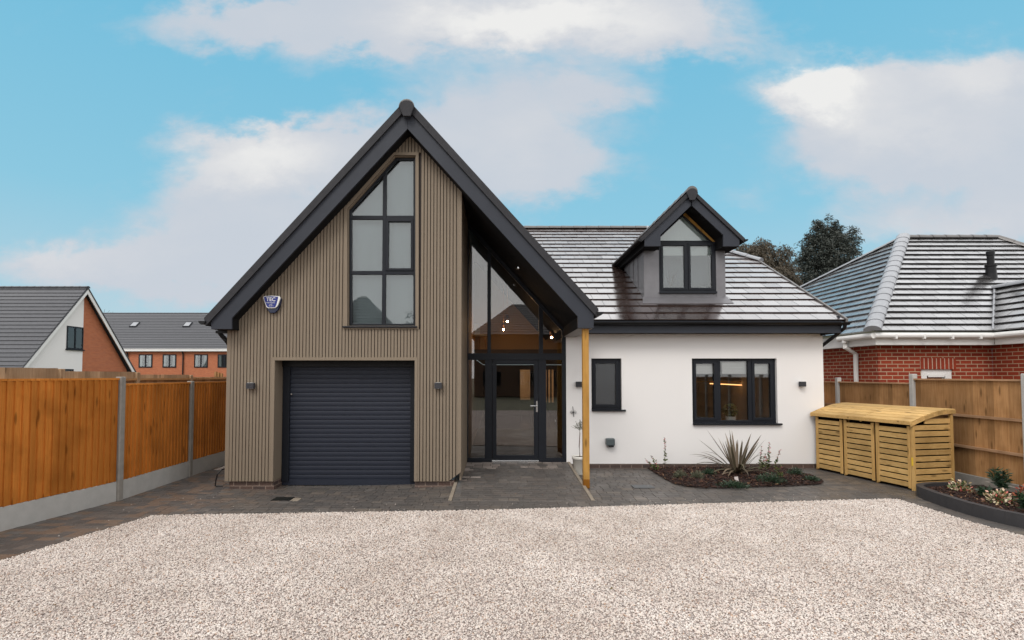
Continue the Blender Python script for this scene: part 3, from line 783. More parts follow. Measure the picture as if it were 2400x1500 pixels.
# lead flashing on the slope under the dormer
m = MB(); a_, b_ = YD-.30, YD+.02
m.hexa([(cw0-.12,a_,zm(a_)+.008),(cw1+.05,a_,zm(a_)+.008),(cw1+.03,b_,zm(b_)+.02),(cw0-.03,b_,zm(b_)+.02)],
       [(cw0-.12,a_,zm(a_)+.016),(cw1+.05,a_,zm(a_)+.016),(cw1+.03,b_,zm(b_)+.03),(cw0-.03,b_,zm(b_)+.03)])
m.build('flashing', M['lead'], dormer, bevel=.003)

# --- interior seen through the glass
m = MB(); m.box(XR-.06, 2.95, YS+.1, 15, .02, .105); m.build('hall_floor', M['woodfloor'], H)
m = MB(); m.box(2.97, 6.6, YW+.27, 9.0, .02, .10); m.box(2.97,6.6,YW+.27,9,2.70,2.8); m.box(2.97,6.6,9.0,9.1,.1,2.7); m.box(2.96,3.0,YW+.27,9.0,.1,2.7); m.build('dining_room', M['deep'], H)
m = MB(); m.box(XR-.06, XR-.03, YS+.1, 15, .1, 2.42); m.build('interior_wall', M['fence_old'], H)
m = MB(); m.box(2.92, 2.95, YS+.3, 15, .1, 2.42); m.box(XWL+.02, 2.95, YS+.25, YS+.28, .1, 2.42)
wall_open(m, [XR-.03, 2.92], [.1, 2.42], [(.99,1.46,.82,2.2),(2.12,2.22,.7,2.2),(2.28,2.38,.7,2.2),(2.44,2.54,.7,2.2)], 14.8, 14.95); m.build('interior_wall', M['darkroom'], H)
m = MB(); m.box(XR-.03, 2.92, 5.2, 14.8, 2.43, 2.62); m.build('landing', M['cream'], H)
m = MB(); m.box(XR-.04, 2.3, 5.9, 6.0, 2.62, 5.2); m.box(XR-.06, XR-.03, YS+.1, 6, 2.43, 5.1); m.build('landing_wall', M['warmwall'], H)
m = MB(); m.prism([(YS+.3,2.43),(5.9,2.43),(5.9,zm(5.9)-.3),(YS+.3,zm(YS+.3)-.3)], 2.2, 2.25, 'x'); m.build('interior_wall', M['warmwall'], H)
MB().box(.75, 2.2, 5.80, 5.88, 3.62, 3.70).build('picture_rail', M['darkroom'], H)
MB().box(XR-.03, 2.2, 5.18, 5.199, 2.40, 2.66).build('landing_edge', M['darkroom'], H)

# ================================================================== fixtures on and by the house
def wall_light(u0,u1,v0,v1,Y,label):
    x0,z1 = P(u0,v0,Y-.1); x1,z0 = P(u1,v1,Y-.1)
    t = thing('wall_light', label, 'wall light', ((x0+x1)/2, Y, z0), 'square up-and-down wall lights')
    m = MB(); m.box(x0,x1,Y-.10,Y-.022,z0,z1); m.build('lamp_body', M['lamp'], t, bevel=.005)
    m = MB(); m.box(x0+.02,x1-.02,Y-.021,Y-.001,z0+.012,z1-.012); m.build('wall_plate', M['black'], t)
    for za_, zb_ in ((z0-.004,z0-.001),(z1+.001,z1+.004)): MB().box(x0+.02,x1-.02,Y-.085,Y-.035,za_,zb_).build('lens', M['white'], t)
wall_light(576,593.5,897.5,911,0,'small grey square wall light on the slats left of the garage door')
wall_light(1018,1035,897,911,0,'small grey square wall light on the slats between garage door and entrance')
wall_light(1350.5,1367,894.5,907,YW,'small grey square wall light half hidden behind the timber post')
wall_light(1876.5,1890,894.5,906,YW,'small grey square wall light on white render right of the wide window')

# alarm box
ab = lambda u,v: P(u,v,-.07)
cx_, cz_ = ab(637,715)
t = thing('alarm_box', 'blue and white shield-shaped burglar alarm box reading TEC high on the slatted wall', 'alarm box', (cx_,0,cz_))
MB().prism([ab(u,v) for u,v in ((618,700),(659,699),(655,716),(650,727),(642,733.5),(632,733.5),(626,727),(620,712))], -.055, -.002).build('strobe_base', M['navy'], t, bevel=.01)
MB().prism([ab(u,v) for u,v in ((618.5,694.5),(637,693),(655,694.5),(657.5,697),(657,701),(652,715),(649,719.5),(645,722.5),(628,722.5),(624.5,719.5),(619,703),(617.5,698))], -.085, -.056).build('cover', M['white'], t, bevel=.006)
MB().prism([ab(u,v) for u,v in ((619.8,695.9),(637,694.6),(652.8,695.9),(652,702),(648.2,716),(645,720.6),(629,720.6),(625.4,716),(620.6,702))], -.089, -.086).build('label', M['blue'], t)
def text(body, x, z, size, y, parent, mat, width=None):
    cu = bpy.data.curves.new('lettering','FONT'); cu.body = body; cu.size = size; cu.align_x = 'CENTER'; cu.align_y = 'CENTER'; cu.extrude = .001; cu.offset = size*.012
    tmp = bpy.data.objects.new('lettering_tmp', cu); COL.objects.link(tmp)
    dg = bpy.context.evaluated_depsgraph_get(); me = bpy.data.meshes.new_from_object(tmp.evaluated_get(dg)); bpy.data.objects.remove(tmp)
    me.materials.clear(); me.materials.append(mat)
    xs = [v.co.x for v in me.vertices]; s = (width/(max(xs)-min(xs))) if width else 1
    me.transform(Matrix.Translation((x,y,z)) @ Matrix.Rotation(math.pi/2,4,'X') @ Matrix.Diagonal((s,1,1,1)))
    o = bpy.data.objects.new('lettering', me); COL.objects.link(o); o.parent = parent; o.location = -WORLD[parent.name]; return o
for body, u, v, sz, wd in (('TEC',636,702.4,.092,.160),('ELECTRICAL',635.6,710,.020,.150),('FIRE',636,713.7,.015,.045),('SECURITY',636.3,717.2,.016,.080)):
    x_, z_ = ab(u,v); text(body, x_, z_, sz, -.0905, t, M['white'], wd)
# boiler flue cover
x0,z1 = P(1420.5,1027.5,YW-.1); x1,z0 = P(1441,1048,YW-.1)
t = thing('flue_cover', 'small teal-grey boxed flue cover low on the white rendered wall', 'vent', ((x0+x1)/2,YW,z0))
MB().box(x0,x1,YW-.13,YW-.001,z0+.03,z1).build('cover', M['teal'], t, bevel=.02)
MB().box(x0+.05,x1-.02,YW-.12,YW-.03,z0,z0+.029).build('outlet', M['black'], t, bevel=.006)
# wall ornament: a wire dragonfly
x_,z_ = P(1343.5,966,YW-.02)
m = MB()
m.tube([(x_-.01,YW-.02,z_+.12),(x_,YW-.025,z_+.02),(x_+.012,YW-.02,z_-.10)], .006, 6)
for s_,dz in ((-1,.0),(1,.0),(-1,-.02),(1,-.02)):
    m.tube([(x_,YW-.02,z_+dz),(x_+s_*.035,YW-.03,z_+dz+.030),(x_+s_*.072,YW-.03,z_+dz+.004),(x_+s_*.035,YW-.03,z_+dz-.012),(x_,YW-.02,z_+dz)], .0035, 5)
tag(m.build('wall_ornament', M['lamp'], loc=(x_,YW,z_)), 'little wire dragonfly ornament on the white wall beside the entrance', 'ornament')
# timber post of the porch
pxc = PX(1372,-.1)
t = thing('porch_post', 'orange-brown square timber post standing at the porch corner beside the ramp', 'post', (pxc,-.1,0))
MB().box(pxc-.054,pxc+.054,-.16,-.05,.0,br[2][1]).build('timber', M['post'], t, bevel=.006)
MB().box(pxc-.055,pxc+.055,-.161,-.049,.0,.16).build('damp_foot', m_wood('wet_post_foot',(.22,.085,.012),(.30,.125,.02),'z',.4,.05), t, bevel=.006)
# pot with a small standard tree
px_, py_ = PX(1358,1.12), 1.12
t = thing('plant_pot', 'cream tapered plant pot standing against the white wall behind the timber post', 'pot', (px_,py_,0))
MB().lathe([(.10,0),(.112,.02),(.145,.30),(.156,.305),(.158,.36),(.146,.362),(.138,.33),(.0,.325)], (px_,py_,0), 28).build('pot_body', M['pot'], t, smooth=True)
MB().lathe([(.0,.326),(.137,.328),(.135,.338),(.0,.342)], (px_,py_,0), 16).build('soil', M['soil'], t)
t = thing('potted_tree', 'thin bare-stemmed little tree growing in the cream pot', 'plant', (px_,py_,.34))
MB().tube([(px_,py_,.34),(px_-.012,py_,.55),(px_+.004,py_,.80),(px_-.004,py_,.92)], [.011,.009,.008,.006], 7).build('trunk', M['stem'], t)
m = MB()
for i in range(16):
    d = rv(.1,1); L = random.uniform(.10,.2)
    m.tube([(px_,py_,.86+.02*(i%4)), tuple(Vector((px_,py_,.88))+d*L*.6), tuple(Vector((px_,py_,.90))+d*L*Vector((1,1,1)).x)], [.004,.003,.002], 4)
for i in range(150):
    d = rv(-.3,1); c = Vector((px_,py_,.93))+Vector((d.x*.085,d.y*.085,d.z*.15))*random.uniform(.4,1.1)
    leaf_quad(m, c, rv(), rv(), .032, .011)
m.build('crown', M['leaf_grey'], t)
# drain grate and access cover
x0,y0 = -3.62,-.86; zd = -.068*(1-((x0+.15+3.3)/2.5)**2)*(1-((y0+.11-.05)/1.5)**2)
t = thing('drain_grate', 'black slotted drain grate set in the paving before the garage', 'drain', (x0+.15,y0+.1,zd))
MB().box(x0,x0+.30,y0,y0+.22,zd-.01,zd+.012).build('tray', M['black'], t)
m = MB()
for i in range(9): m.box(x0+.01+i*.032,x0+.028+i*.032,y0+.01,y0+.21,zd+.013,zd+.018)
m.build('bars', M['drain'], t)
MB().hexa([(x0+.31,y0-.06,zd-.01),(x0+.44,y0-.06,zd-.01),(x0+.44,y0+.16,zd-.01),(x0+.31,y0+.16,zd-.01)],[(x0+.31,y0-.06,zd+.006),(x0+.44,y0-.06,zd+.006),(x0+.44,y0+.16,zd+.010),(x0+.31,y0+.16,zd+.010)]).build('surround', M['edging'], t)
x0 = PX(1482,-.1)
t = thing('access_cover', 'grey plastic access cover with a round screw in the paving by the bed', 'cover', (x0+.17,-.02,0))
MB().box(x0,x0+.36,-.16,.10,.0,.014).build('lid', M['cover'], t, bevel=.006)
MB().lathe([(.014,.0),(.014,.004)], (x0+.28,-.03,.0141), 12).build('screw', M['steel'], t)
# cable at the house corner
cxx = XL-.03
tag(MB().tube([(cxx+.01,.10,.30),(cxx-.04,.02,.29),(cxx-.085,-.02,.22),(cxx-.10,-.04,.12),(cxx-.11,-.04,.02),(cxx-.07,-.05,.012),(cxx+.02,-.05,.012)], .012, 7).build('cable', M['black']), 'black cable looping down to the paving at the left house corner', 'cable')

# things inside, behind the glass
def pendant(x, y, zt, zb, label):
    t = thing('pendant_lamp', label, 'lamp', (x,y,zb), 'lit pendant lamps in the hall')
    MB().tube([(x,y,zt),(x,y,zb+.22)], .012, 6).build('cord', M['copper'], t)
    MB().lathe([(.02,.22),(.05,.20),(.055,.07),(.05,.065)], (x,y,zb), 14).build('lamp_shade', M['copper'], t, smooth=True)
    MB().lathe([(.0,.02),(.016,.026),(.023,.042),(.016,.06),(.0,.066)], (x,y,zb), 12).build('bulb', M['bulb'], t, smooth=True)
for u, v, yy, zt, lb in ((1180,776,4.6,4.9,'copper pendant lamp with a lit bulb hanging on a long cord in the hall, leftmost'),(1189,758,4.2,5.0,'copper pendant lamp with a lit bulb, highest of the hall lamps'),(1293,795,3.6,3.6,'copper pendant lamp with a lit bulb behind the small right pane of the entrance')):
    x_,z_ = P(u,v,yy); pendant(x_,yy,zt,z_,lb)
def side_chair(x, y, z, rz, label, mat, legs):
    t = thing('chair', label, 'chair', (x,y,z))
    c, s = math.cos(rz), math.sin(rz)
    tr = lambda p: (x+p[0]*c-p[1]*s, y+p[0]*s+p[1]*c, z+p[2])
    m = MB(); m.hexa([tr(q) for q in ((-.22,-.2,.43),(.22,-.2,.43),(.2,.2,.42),(-.2,.2,.42))],[tr(q) for q in ((-.23,-.21,.46),(.23,-.21,.46),(.21,.2,.455),(-.21,.2,.455))]); m.build('seat', mat, t, bevel=.012)
    m = MB(); m.hexa([tr(q) for q in ((-.2,.19,.46),(.2,.19,.46),(.2,.22,.46),(-.2,.22,.46))],[tr(q) for q in ((-.21,.29,.82),(.21,.29,.82),(.21,.32,.82),(-.21,.32,.82))]); m.build('backrest', mat, t, bevel=.012)
    for a, b in ((-.2,-.2),(.2,-.2),(.2,.2),(-.2,.2)): MB().tube([tr((a,b,0)), tr((a*.8,b*.8,.43))], .014, 6).build('leg', legs, t)
x_ = PX(1118,5.5); side_chair(x_,5.5,2.62,.5,'white shell chair with wooden legs up on the landing behind the glass', M['shell'], M['table'])
x_ = PX(1232,11.5); side_chair(x_,11.5,.105,math.pi,'dark dining chair in the hall before the rear window', M['fabric'], M['fabric'])
x_ = PX(1285,11.0); side_chair(x_,11.0,.105,2.4,'dark dining chair with pale legs seen through the right sidelight', M['fabric'], M['steel'])
# dining room things
t = thing('strip_light', 'glowing orange strip light under a dark shelf in the dining room', 'strip light', (6.2,5.0,1.70))
xa_, za_ = P(1664,899,5.0); xb_, zb_ = P(1750,903,5.0)
MB().tube([(xa_,5.0,za_),(xb_,5.0,zb_)], .013, 8).build('tube', M['led'], t)
MB().box(xa_-.4,xb_+.3,5.01,5.32,max(za_,zb_)+.03,max(za_,zb_)+.07).build('shelf', M['table'], t)
t = thing('dining_table', 'orange-brown wooden table inside behind the wide window', 'table', (5.0,3.9,.1))
MB().box(4.1,5.9,3.4,4.3,.80,.84).build('table_top', M['table'], t, bevel=.006)
for a,b in ((4.2,3.5),(5.8,3.5),(5.8,4.2),(4.2,4.2)): MB().box(a-.03,a+.03,b-.03,b+.03,.1,.799).build('leg', M['table'], t)
bx, bz = P(1711,962,YW+.42)
t = thing('window_plant', 'rounded bushy green plant in a pot inside the middle pane of the wide window', 'plant', (bx,YW+.42,bz-.25))
m = MB()
for i in range(900):
    d = rv(); c = Vector((bx,YW+.42,bz))+Vector((d.x*.155,d.y*.13,d.z*.15))*random.uniform(.75,1.03)
    leaf_quad(m, c, (d+rv()*.8), rv(), .05, .016)
m.build('foliage', M['leaf_mid'], t)
MB().lathe([(.09,-.36),(.12,-.13),(.11,-.13)], (bx,YW+.42,bz), 18).build('pot_body', M['pot'], t)

# ================================================================== ground, paving, ramp
G = MB(); n_ = 48
G.add([(-500,-300,0),(500,-300,0),(500,600,0),(-500,600,0)], [(0,1,2,3)])
tag(G.build('ground', M['earth'], loc=(0,0,0)), 'flat earth ground under the whole plot', kind='structure').location.z = -.07
GE = [(-5.23,-3.77),(-4.79,-1.93),(0.0,-1.62),(2.2,-1.36),(6.26,-.94),(6.27,-1.6),(6.26,-2.3),(6.40,-3.1),(6.9,-5.0),(7.2,-8.0),(7.4,-16),(-7.6,-16),(-6.0,-7.5)]
GE = GE[::1]
m = MB(); gx_ = [-6.6]+[-5.9+.2*i for i in range(27)]+[8.4]; gy_ = [-16]+[-1.5+.15*i for i in range(22)]+[3.6]
_dip = lambda x, y: -.068*max(0,1-((x+3.3)/2.5)**2)*max(0,1-((y-.05)/1.5)**2) if y > -1.45 else 0.0
for yy_ in gy_:
    for xx_ in gx_: m.v.append((xx_,yy_,_dip(xx_,yy_)))
for j in range(len(gy_)-1):
    for i in range(len(gx_)-1): a_ = j*len(gx_)+i; m.f.append((a_,a_+1,a_+1+len(gx_),a_+len(gx_)))
tag(m.build('paving_base', M['joint'], loc=(0,0,0)), 'sand-filled joints beneath the block paving', kind='structure').location.z = -.008
def inside(p, poly):
    c = False
    for i in range(len(poly)):
        a, b = poly[i], poly[i-1]
        if (a[1] > p[1]) != (b[1] > p[1]) and p[0] < (b[0]-a[0])*(p[1]-a[1])/(b[1]-a[1])+a[0]: c = not c
    return c
def dip(x, y): return -.068*max(0,1-((x+3.3)/2.5)**2)*max(0,1-((y-.05)/1.5)**2) if y > -1.45 else 0.0
GEin = inset([GE[0],GE[1],GE[4],GE[7],GE[9],GE[10],GE[11],GE[12]], .25)
def block(mb, x0, x1, y0, y1, z, g=.0035, h=.05, zf=None):
    x0 += g; x1 -= g; y0 += g; y1 -= g; e = .005; dz = random.uniform(-.0012,.0012)
    f = zf if zf else (lambda x,y: z)
    tx, ty = random.uniform(-.003,.003), random.uniform(-.003,.003)
    def top(x,y): return f(x,y)+dz+tx*(x-(x0+x1)/2)/.1*.1+ty*(y-(y0+y1)/2)
    b = [(x0,y0),(x1,y0),(x1,y1),(x0,y1)]; t = [(x0+e,y0+e),(x1-e,y0+e),(x1-e,y1-e),(x0+e,y1-e)]
    vs = [(p[0],p[1],f(*p)-h) for p in b]+[(p[0],p[1],top(*p)-.004) for p in b]+[(p[0],p[1],top(*p)) for p in t]
    mb.add(vs, [(0,1,5,4),(1,2,6,5),(2,3,7,6),(3,0,4,7),(4,5,9,8),(5,6,10,9),(6,7,11,10),(7,4,8,11),(8,9,10,11)])
RX0, RX1, RY0, RY1, RZ = -.78, 1.50, -1.05, 1.80, .128
m = MB(); y = -6.2
while y < 3.4:
    d = random.choice((.12,.16,.16,.12)); x = -6.4-random.random()*.15
    while x < 8.2:
        w_ = random.choice((.12,.16,.20,.24,.16,.20)); c = (x+w_/2, y+d/2)
        ok = not inside(c, GEin)
        if RX0+.1 < c[0] < RX1-.1 and RY0+.1 < c[1] < RY1: ok = False
        if XL+.1 < c[0] < XR and c[1] > .45: ok = False
        if XR <= c[0] < XWR and c[1] > YW+.1: ok = False
        if c[0] < -4.9 and c[1] > 2.0: ok = False
        if ok: block(m, x, x+w_, y, y+d, 0, g=.0028, zf=dip)
        x += w_
    y += d
tag(m.build('paving', M['blocks'], loc=(0,0,0)), 'dark brindled block paving round the house, damp in places', kind='structure')
def rampz(x, y): return .004+RZ*min(1,max(0,(y-RY0)/(RY1-RY0)))
m = MB(); mp = MB(); y = RY0; row = 0
rows = []
while y < RY1-.02:
    d = random.choice((.12,.16,.12)); d = min(d, RY1-y); rows.append((y,d)); y += d
for i,(y,d) in enumerate(rows):
    x = RX0+.06; last = i >= len(rows)-5
    while x < RX1-.065:
        w_ = min(random.choice((.12,.16,.20,.24)), RX1-.06-x)
        pale = last and random.random() < (.45+.16*(i-len(rows)+5)) or (x < RX0+.3 and i > len(rows)*.45 and random.random() < .5)
        if w_ > .03: block(mp if pale else m, x, x+w_, y, y+d, 0, g=.006 if pale else .0035, zf=rampz)
        x += w_
rp = thing('ramp', 'gentle block-paved ramp rising to the front door between pale edging strips', 'ramp', (.36,RY0,0)); tag(rp, kind='structure')
m.build('ramp_blocks', M['blocks'], rp); mp.build('pale_blocks', M['paleblock'], rp)
m = MB(); m.hexa([(RX0,RY0,-.02),(RX1,RY0,-.02),(RX1,RY1,-.02),(RX0,RY1,-.02)],[(RX0,RY0,rampz(0,RY0)-.006),(RX1,RY0,rampz(0,RY0)-.006),(RX1,RY1,rampz(0,RY1)-.006),(RX0,RY1,rampz(0,RY1)-.006)]); m.build('ramp_bed', M['joint'], rp)
for a in (RX0, RX1-.055):
    m = MB(); yy = RY0
    while yy < RY1-.01:
        y2 = min(yy+.6, RY1)
        m.hexa([(a,yy,-.02),(a+.055,yy,-.02),(a+.055,y2-.005,-.02),(a,y2-.005,-.02)],[(a,yy,rampz(0,yy)+.006),(a+.055,yy,rampz(0,yy)+.006),(a+.055,y2-.005,rampz(0,y2)+.006),(a,y2-.005,rampz(0,y2)+.006)]); yy = y2
    m.build('edging_strip', M['edging'], rp)

# gravel: a bed sheet with angular stones spread on it
def geo_gravel():
    ng = bpy.data.node_groups.new('gravel_spread','GeometryNodeTree')
    ng.interface.new_socket('Geometry', in_out='INPUT', socket_type='NodeSocketGeometry')
    ng.interface.new_socket('Geometry', in_out='OUTPUT', socket_type='NodeSocketGeometry')
    N, L = ng.nodes.new, ng.links.new
    gi, go = N('NodeGroupInput'), N('NodeGroupOutput')
    dp = N('GeometryNodeDistributePointsOnFaces'); dp.distribute_method = 'RANDOM'; dp.inputs['Density'].default_value = 6600; dp.inputs['Seed'].default_value = 3
    # only the polygons marked with material slot 0 carry stones
    L(gi.outputs[0], dp.inputs['Mesh'])
    mi = N('GeometryNodeInputMaterialIndex'); cmp_ = N('FunctionNodeCompare'); cmp_.data_type = 'INT'; cmp_.operation = 'EQUAL'
    L(mi.outputs[0], cmp_.inputs[2]); cmp_.inputs[3].default_value = 0
    L(cmp_.outputs[0], dp.inputs['Selection'])
    join = N('GeometryNodeGeometryToInstance')
    for i, sc in enumerate(((1,.72,.5),(1,.85,.62),(1,.55,.45),(.9,.8,.7),(1,.65,.38))):
        ic = N('GeometryNodeMeshIcoSphere'); ic.inputs['Radius'].default_value = .0078; ic.inputs['Subdivisions'].default_value = 1
        sp_ = N('GeometryNodeSetPosition'); rvn = N('FunctionNodeRandomValue'); rvn.data_type = 'FLOAT_VECTOR'
        rvn.inputs[0].default_value = (-.0028,)*3; rvn.inputs[1].default_value = (.0028,)*3; rvn.inputs['Seed'].default_value = 5+i*7
        L(ic.outputs[0], sp_.inputs['Geometry']); L(rvn.outputs[0], sp_.inputs['Offset'])
        tf = N('GeometryNodeTransform'); tf.inputs['Scale'].default_value = sc; L(sp_.outputs[0], tf.inputs['Geometry'])
        sm = N('GeometryNodeSetMaterial'); sm.inputs['Material'].default_value = M['stone']; L(tf.outputs[0], sm.inputs['Geometry'])
        L(sm.outputs[0], join.inputs[0])
    iop = N('GeometryNodeInstanceOnPoints'); L(dp.outputs['Points'], iop.inputs['Points']); L(join.outputs[0], iop.inputs['Instance']); iop.inputs['Pick Instance'].default_value = True
    rr_ = N('FunctionNodeRandomValue'); rr_.data_type = 'FLOAT_VECTOR'; rr_.inputs[0].default_value = (-.75,-.75,0); rr_.inputs[1].default_value = (.75,.75,6.28); rr_.inputs['Seed'].default_value = 21
    L(rr_.outputs[0], iop.inputs['Rotation'])
    rs_ = N('FunctionNodeRandomValue'); rs_.data_type = 'FLOAT'; rs_.inputs[2].default_value = .5; rs_.inputs[3].default_value = 1.65; rs_.inputs['Seed'].default_value = 33
    L(rs_.outputs[1], iop.inputs['Scale'])
    ti_ = N('GeometryNodeTranslateInstances'); L(iop.outputs[0], ti_.inputs[0]); ti_.inputs['Local Space'].default_value = False
    rz_ = N('FunctionNodeRandomValue'); rz_.data_type = 'FLOAT_VECTOR'; rz_.inputs[0].default_value = (0,0,.001); rz_.inputs[1].default_value = (0,0,.010); rz_.inputs['Seed'].default_value = 44
    L(rz_.outputs[0], ti_.inputs['Translation'])
    jn = N('GeometryNodeJoinGeometry'); L(gi.outputs[0], jn.inputs[0]); L(ti_.outputs[0], jn.inputs[0])
    L(jn.outputs[0], go.inputs[0]); return ng
near = [GE[0],GE[1],GE[2],GE[3],GE[4],GE[5],GE[6],GE[7],GE[8],(6.98,-6.2),(-5.80,-6.2)]
far = [(6.98,-6.2),GE[9],GE[10],GE[11],GE[12],(-5.80,-6.2)]
side = [(-5.83,1.55),(-5.0,1.75),(-4.95,6.0),(-5.83,6.0)]
me = bpy.data.meshes.new('gravel'); vs = []; fs = []
for pl in (near, far, side):
    o_ = len(vs); vs += [(p[0],p[1],.004) for p in pl]; ar = sum(pl[i][0]*pl[(i+1)%len(pl)][1]-pl[(i+1)%len(pl)][0]*pl[i][1] for i in range(len(pl)))
    idx = list(range(o_, o_+len(pl))); fs.append(idx if ar > 0 else idx[::-1])
me.from_pydata(vs, [], fs); me.materials.append(M['gravelbed']); me.materials.append(M['gravelbed'])
me.polygons[1].material_index = 1
gr = bpy.data.objects.new('gravel', me); COL.objects.link(gr)
md = gr.modifiers.new('stones','NODES'); md.node_group = geo_gravel()
tag(gr, 'pinkish cream angular gravel covering the drive before the house', 'gravel', kind='stuff')
# thin steel edging round the gravel
m = MB()
ep = [(-5.9,-6.5)]+GE[0:9]
for i in range(len(ep)-1):
    a, b = Vector(ep[i]+(0,)), Vector(ep[i+1]+(0,)); d = (b-a).normalized(); s_ = Vector((-d.y,d.x,0))*.005
    m.hexa([tuple(a-s_+Vector((0,0,-.03))),tuple(b-s_+Vector((0,0,-.03))),tuple(b+s_+Vector((0,0,-.03))),tuple(a+s_+Vector((0,0,-.03)))],
           [tuple(a-s_+Vector((0,0,.013))),tuple(b-s_+Vector((0,0,.013))),tuple(b+s_+Vector((0,0,.013))),tuple(a+s_+Vector((0,0,.013)))])
tag(m.build('gravel_edging', M['edgestrip'], loc=(0,-1.5,0)), 'thin dark steel strip holding the edge of the gravel', 'edging')
# a few stray stones on the paving
m = MB()
for i in range(90):
    if i < 60: t_ = random.random(); x = -4.7+10.8*t_; y = -1.93+.99*(x+4.79)/11+random.random()**2*.5+.03
    else: x = random.uniform(-5.6,-4.5); y = random.uniform(-3,-.5)
    r_ = random.uniform(.006,.012); o = len(m.v)
    m.v += [(x+r_*random.uniform(.6,1.2)*math.cos(q*2.1+i), y+r_*random.uniform(.6,1.2)*math.sin(q*2.1+i), .002) for q in range(3)]+[(x,y,r_*1.1)]
    m.f += [(o,o+1,o+3),(o+1,o+2,o+3),(o+2,o,o+3)]
tag(m.build('scattered_stones', m_plain('stray_stone',(.55,.49,.44),.8,.2,30)), 'loose gravel stones strayed onto the paving', 'stones', kind='stuff')

m = MB()
for i in range(26):
    x, y = random.uniform(-4.6,6.0), random.uniform(-5.2,-1.9); c = Vector((x,y,.024)); a = random.uniform(0,6.28)
    leaf_quad(m, c, Vector((math.cos(a),math.sin(a),random.uniform(-.2,.2))), Vector((random.uniform(-.3,.3),random.uniform(-.3,.3),1)), random.uniform(.03,.055), random.uniform(.014,.026))
tag(m.build('fallen_leaves', m_palette('dry_leaf', [(0,(.12,.07,.03)),(.5,(.22,.14,.06)),(1,(.10,.10,.04))]), loc=(0,-3,0)), 'a few dry brown leaves blown onto the gravel', 'leaves', kind='stuff')

# ================================================================== fences
def fence_line(name, label, pts, tops, board_mat, post_mat, rail_side, boardz, post_extra=.03, cat='fence', gravel_h=.30, rails=(.3,.9,1.5), base=0, cap=True, post_w=.10, gmat=None, railm=None, board_w=.098, zero=None):
    """posts at pts; panel i spans pts[i]..pts[i+1], its top at tops[i]"""
    t = thing(name, label, cat, (pts[0][0], pts[0][1], base))
    for i, p in enumerate(pts):
        tp = max(tops[max(0,i-1)], tops[min(i,len(tops)-1)])+post_extra
        d = Vector(pts[min(i+1,len(pts)-1)])-Vector(pts[max(0,i-1)]); a = math.atan2(d.y,d.x); c, s = math.cos(a), math.sin(a); h_ = post_w/2
        q = [(p[0]+u*c-v*s, p[1]+u*s+v*c) for u,v in ((-h_,-h_),(h_,-h_),(h_,h_),(-h_,h_))]
        MB().hexa([k_+(base-.05,) for k_ in q],[k_+(tp,) for k_ in q]).build('post', post_mat, t, bevel=.012)
    for i in range(len(pts)-1):
        a, b = Vector(pts[i]+(0,)), Vector(pts[i+1]+(0,)); d = (b-a); L = d.length; d.normalize(); s = Vector((-d.y,d.x,0))
        a = a+d*(post_w/2); L -= post_w
        def bar(mb, u0,u1,v0,v1,z0,z1,tilt=0):
            q = [a+d*u0+s*v0, a+d*u1+s*(v0+tilt), a+d*u1+s*(v1+tilt*.3), a+d*u0+s*v1]
            mb.hexa([(k_.x,k_.y,z0) for k_ in q],[(k_.x,k_.y,z1) for k_ in q])
        if gravel_h:
            m = MB(); bar(m, 0, L, -.025, .025, base-.03, base+gravel_h); m.build('gravel_board', gmat or M['concrete'], t, bevel=.006)
        m = MB(); u = 0.0; bw = board_w; zt = tops[i]-(.03 if cap else 0)
        while u < L-.01:
            u1 = min(u+bw+.012, L); sd_ = 1 if boardz > 0 else -1
            jt = random.uniform(-.004,.004)
            # a feather-edge board: thin edge tucked under the thick edge of the next
            q = [a+d*u+s*(sd_*.010), a+d*u1+s*(sd_*.004), a+d*u1+s*(sd_*.009), a+d*u+s*(sd_*.034)]
            if sd_ < 0: q = [q[1],q[0],q[3],q[2]]; q = [q[1],q[0],q[3],q[2]]
            m.hexa([(k_.x,k_.y,base+gravel_h+.004+jt) for k_ in q],[(k_.x,k_.y,zt+jt*.5) for k_ in q])
            u += bw
        m.build('panel', board_mat, t)
        m = MB(); rs = rail_side
        for rz_ in rails:
            bar(m, 0, L, min(rs*.002,rs*.045), max(rs*.002,rs*.045), rz_, rz_+.042)
        if cap: bar(m, -.0, L, -.03, .035, tops[i]-.03, tops[i])
        m.build('rails', railm or board_mat, t)
    return t
lp = [(-6.5,-6.6),(-6.45,-4.68),(-6.26,-2.78),(-5.93,-1.02),(-5.97,.93),(-6.0,2.86),(-6.0,4.8),(-6.0,6.7)]
fence_line('boundary_fence','orange feather-edge fence with concrete posts and gravel boards left of the house', lp,
           [1.905,1.905,1.905,1.815,1.815,1.815,1.815], M['fence'], M['concrete_dark'], 1, -1, .02)
# fence of the plot behind it, top stepping down
bp = [(-7.75,-4.0),(-7.7,-2.0),(-7.65,-.1),(-7.62,1.8),(-7.6,3.7),(-7.6,5.6)]
fence_line('neighbour_fence','pale brown fence showing its rails just above the orange boundary fence', bp, [2.11,2.07,2.02,1.96,1.90], M['fence_pale'], M['fence_pale'], -1, 1, -.01, gravel_h=.12, rails=(.5,1.2,1.84), railm=M['fence_old'], cap=False, gmat=M['fence_old'], board_w=.12)
x_ = PX(474,5.6)
t = thing('gate_post', 'short stack of weathered post tops rising behind the far end of the left fence', 'post', (x_,6.4,0))
for q in range(3): MB().box(x_-.09+q*.07,x_-.03+q*.07,6.4+q*.03,6.46+q*.03,0,PZ(871+2*q,6.4)).build('post', M['fence_old'], t)
rpts = [(8.6,-15.0),(8.55,-12.7),(8.5,-10.4),(8.42,-8.2),(8.35,-5.9),(8.28,-3.5),(8.2,-1.12),(8.2,1.12),(8.2,3.42),(8.2,5.7)]
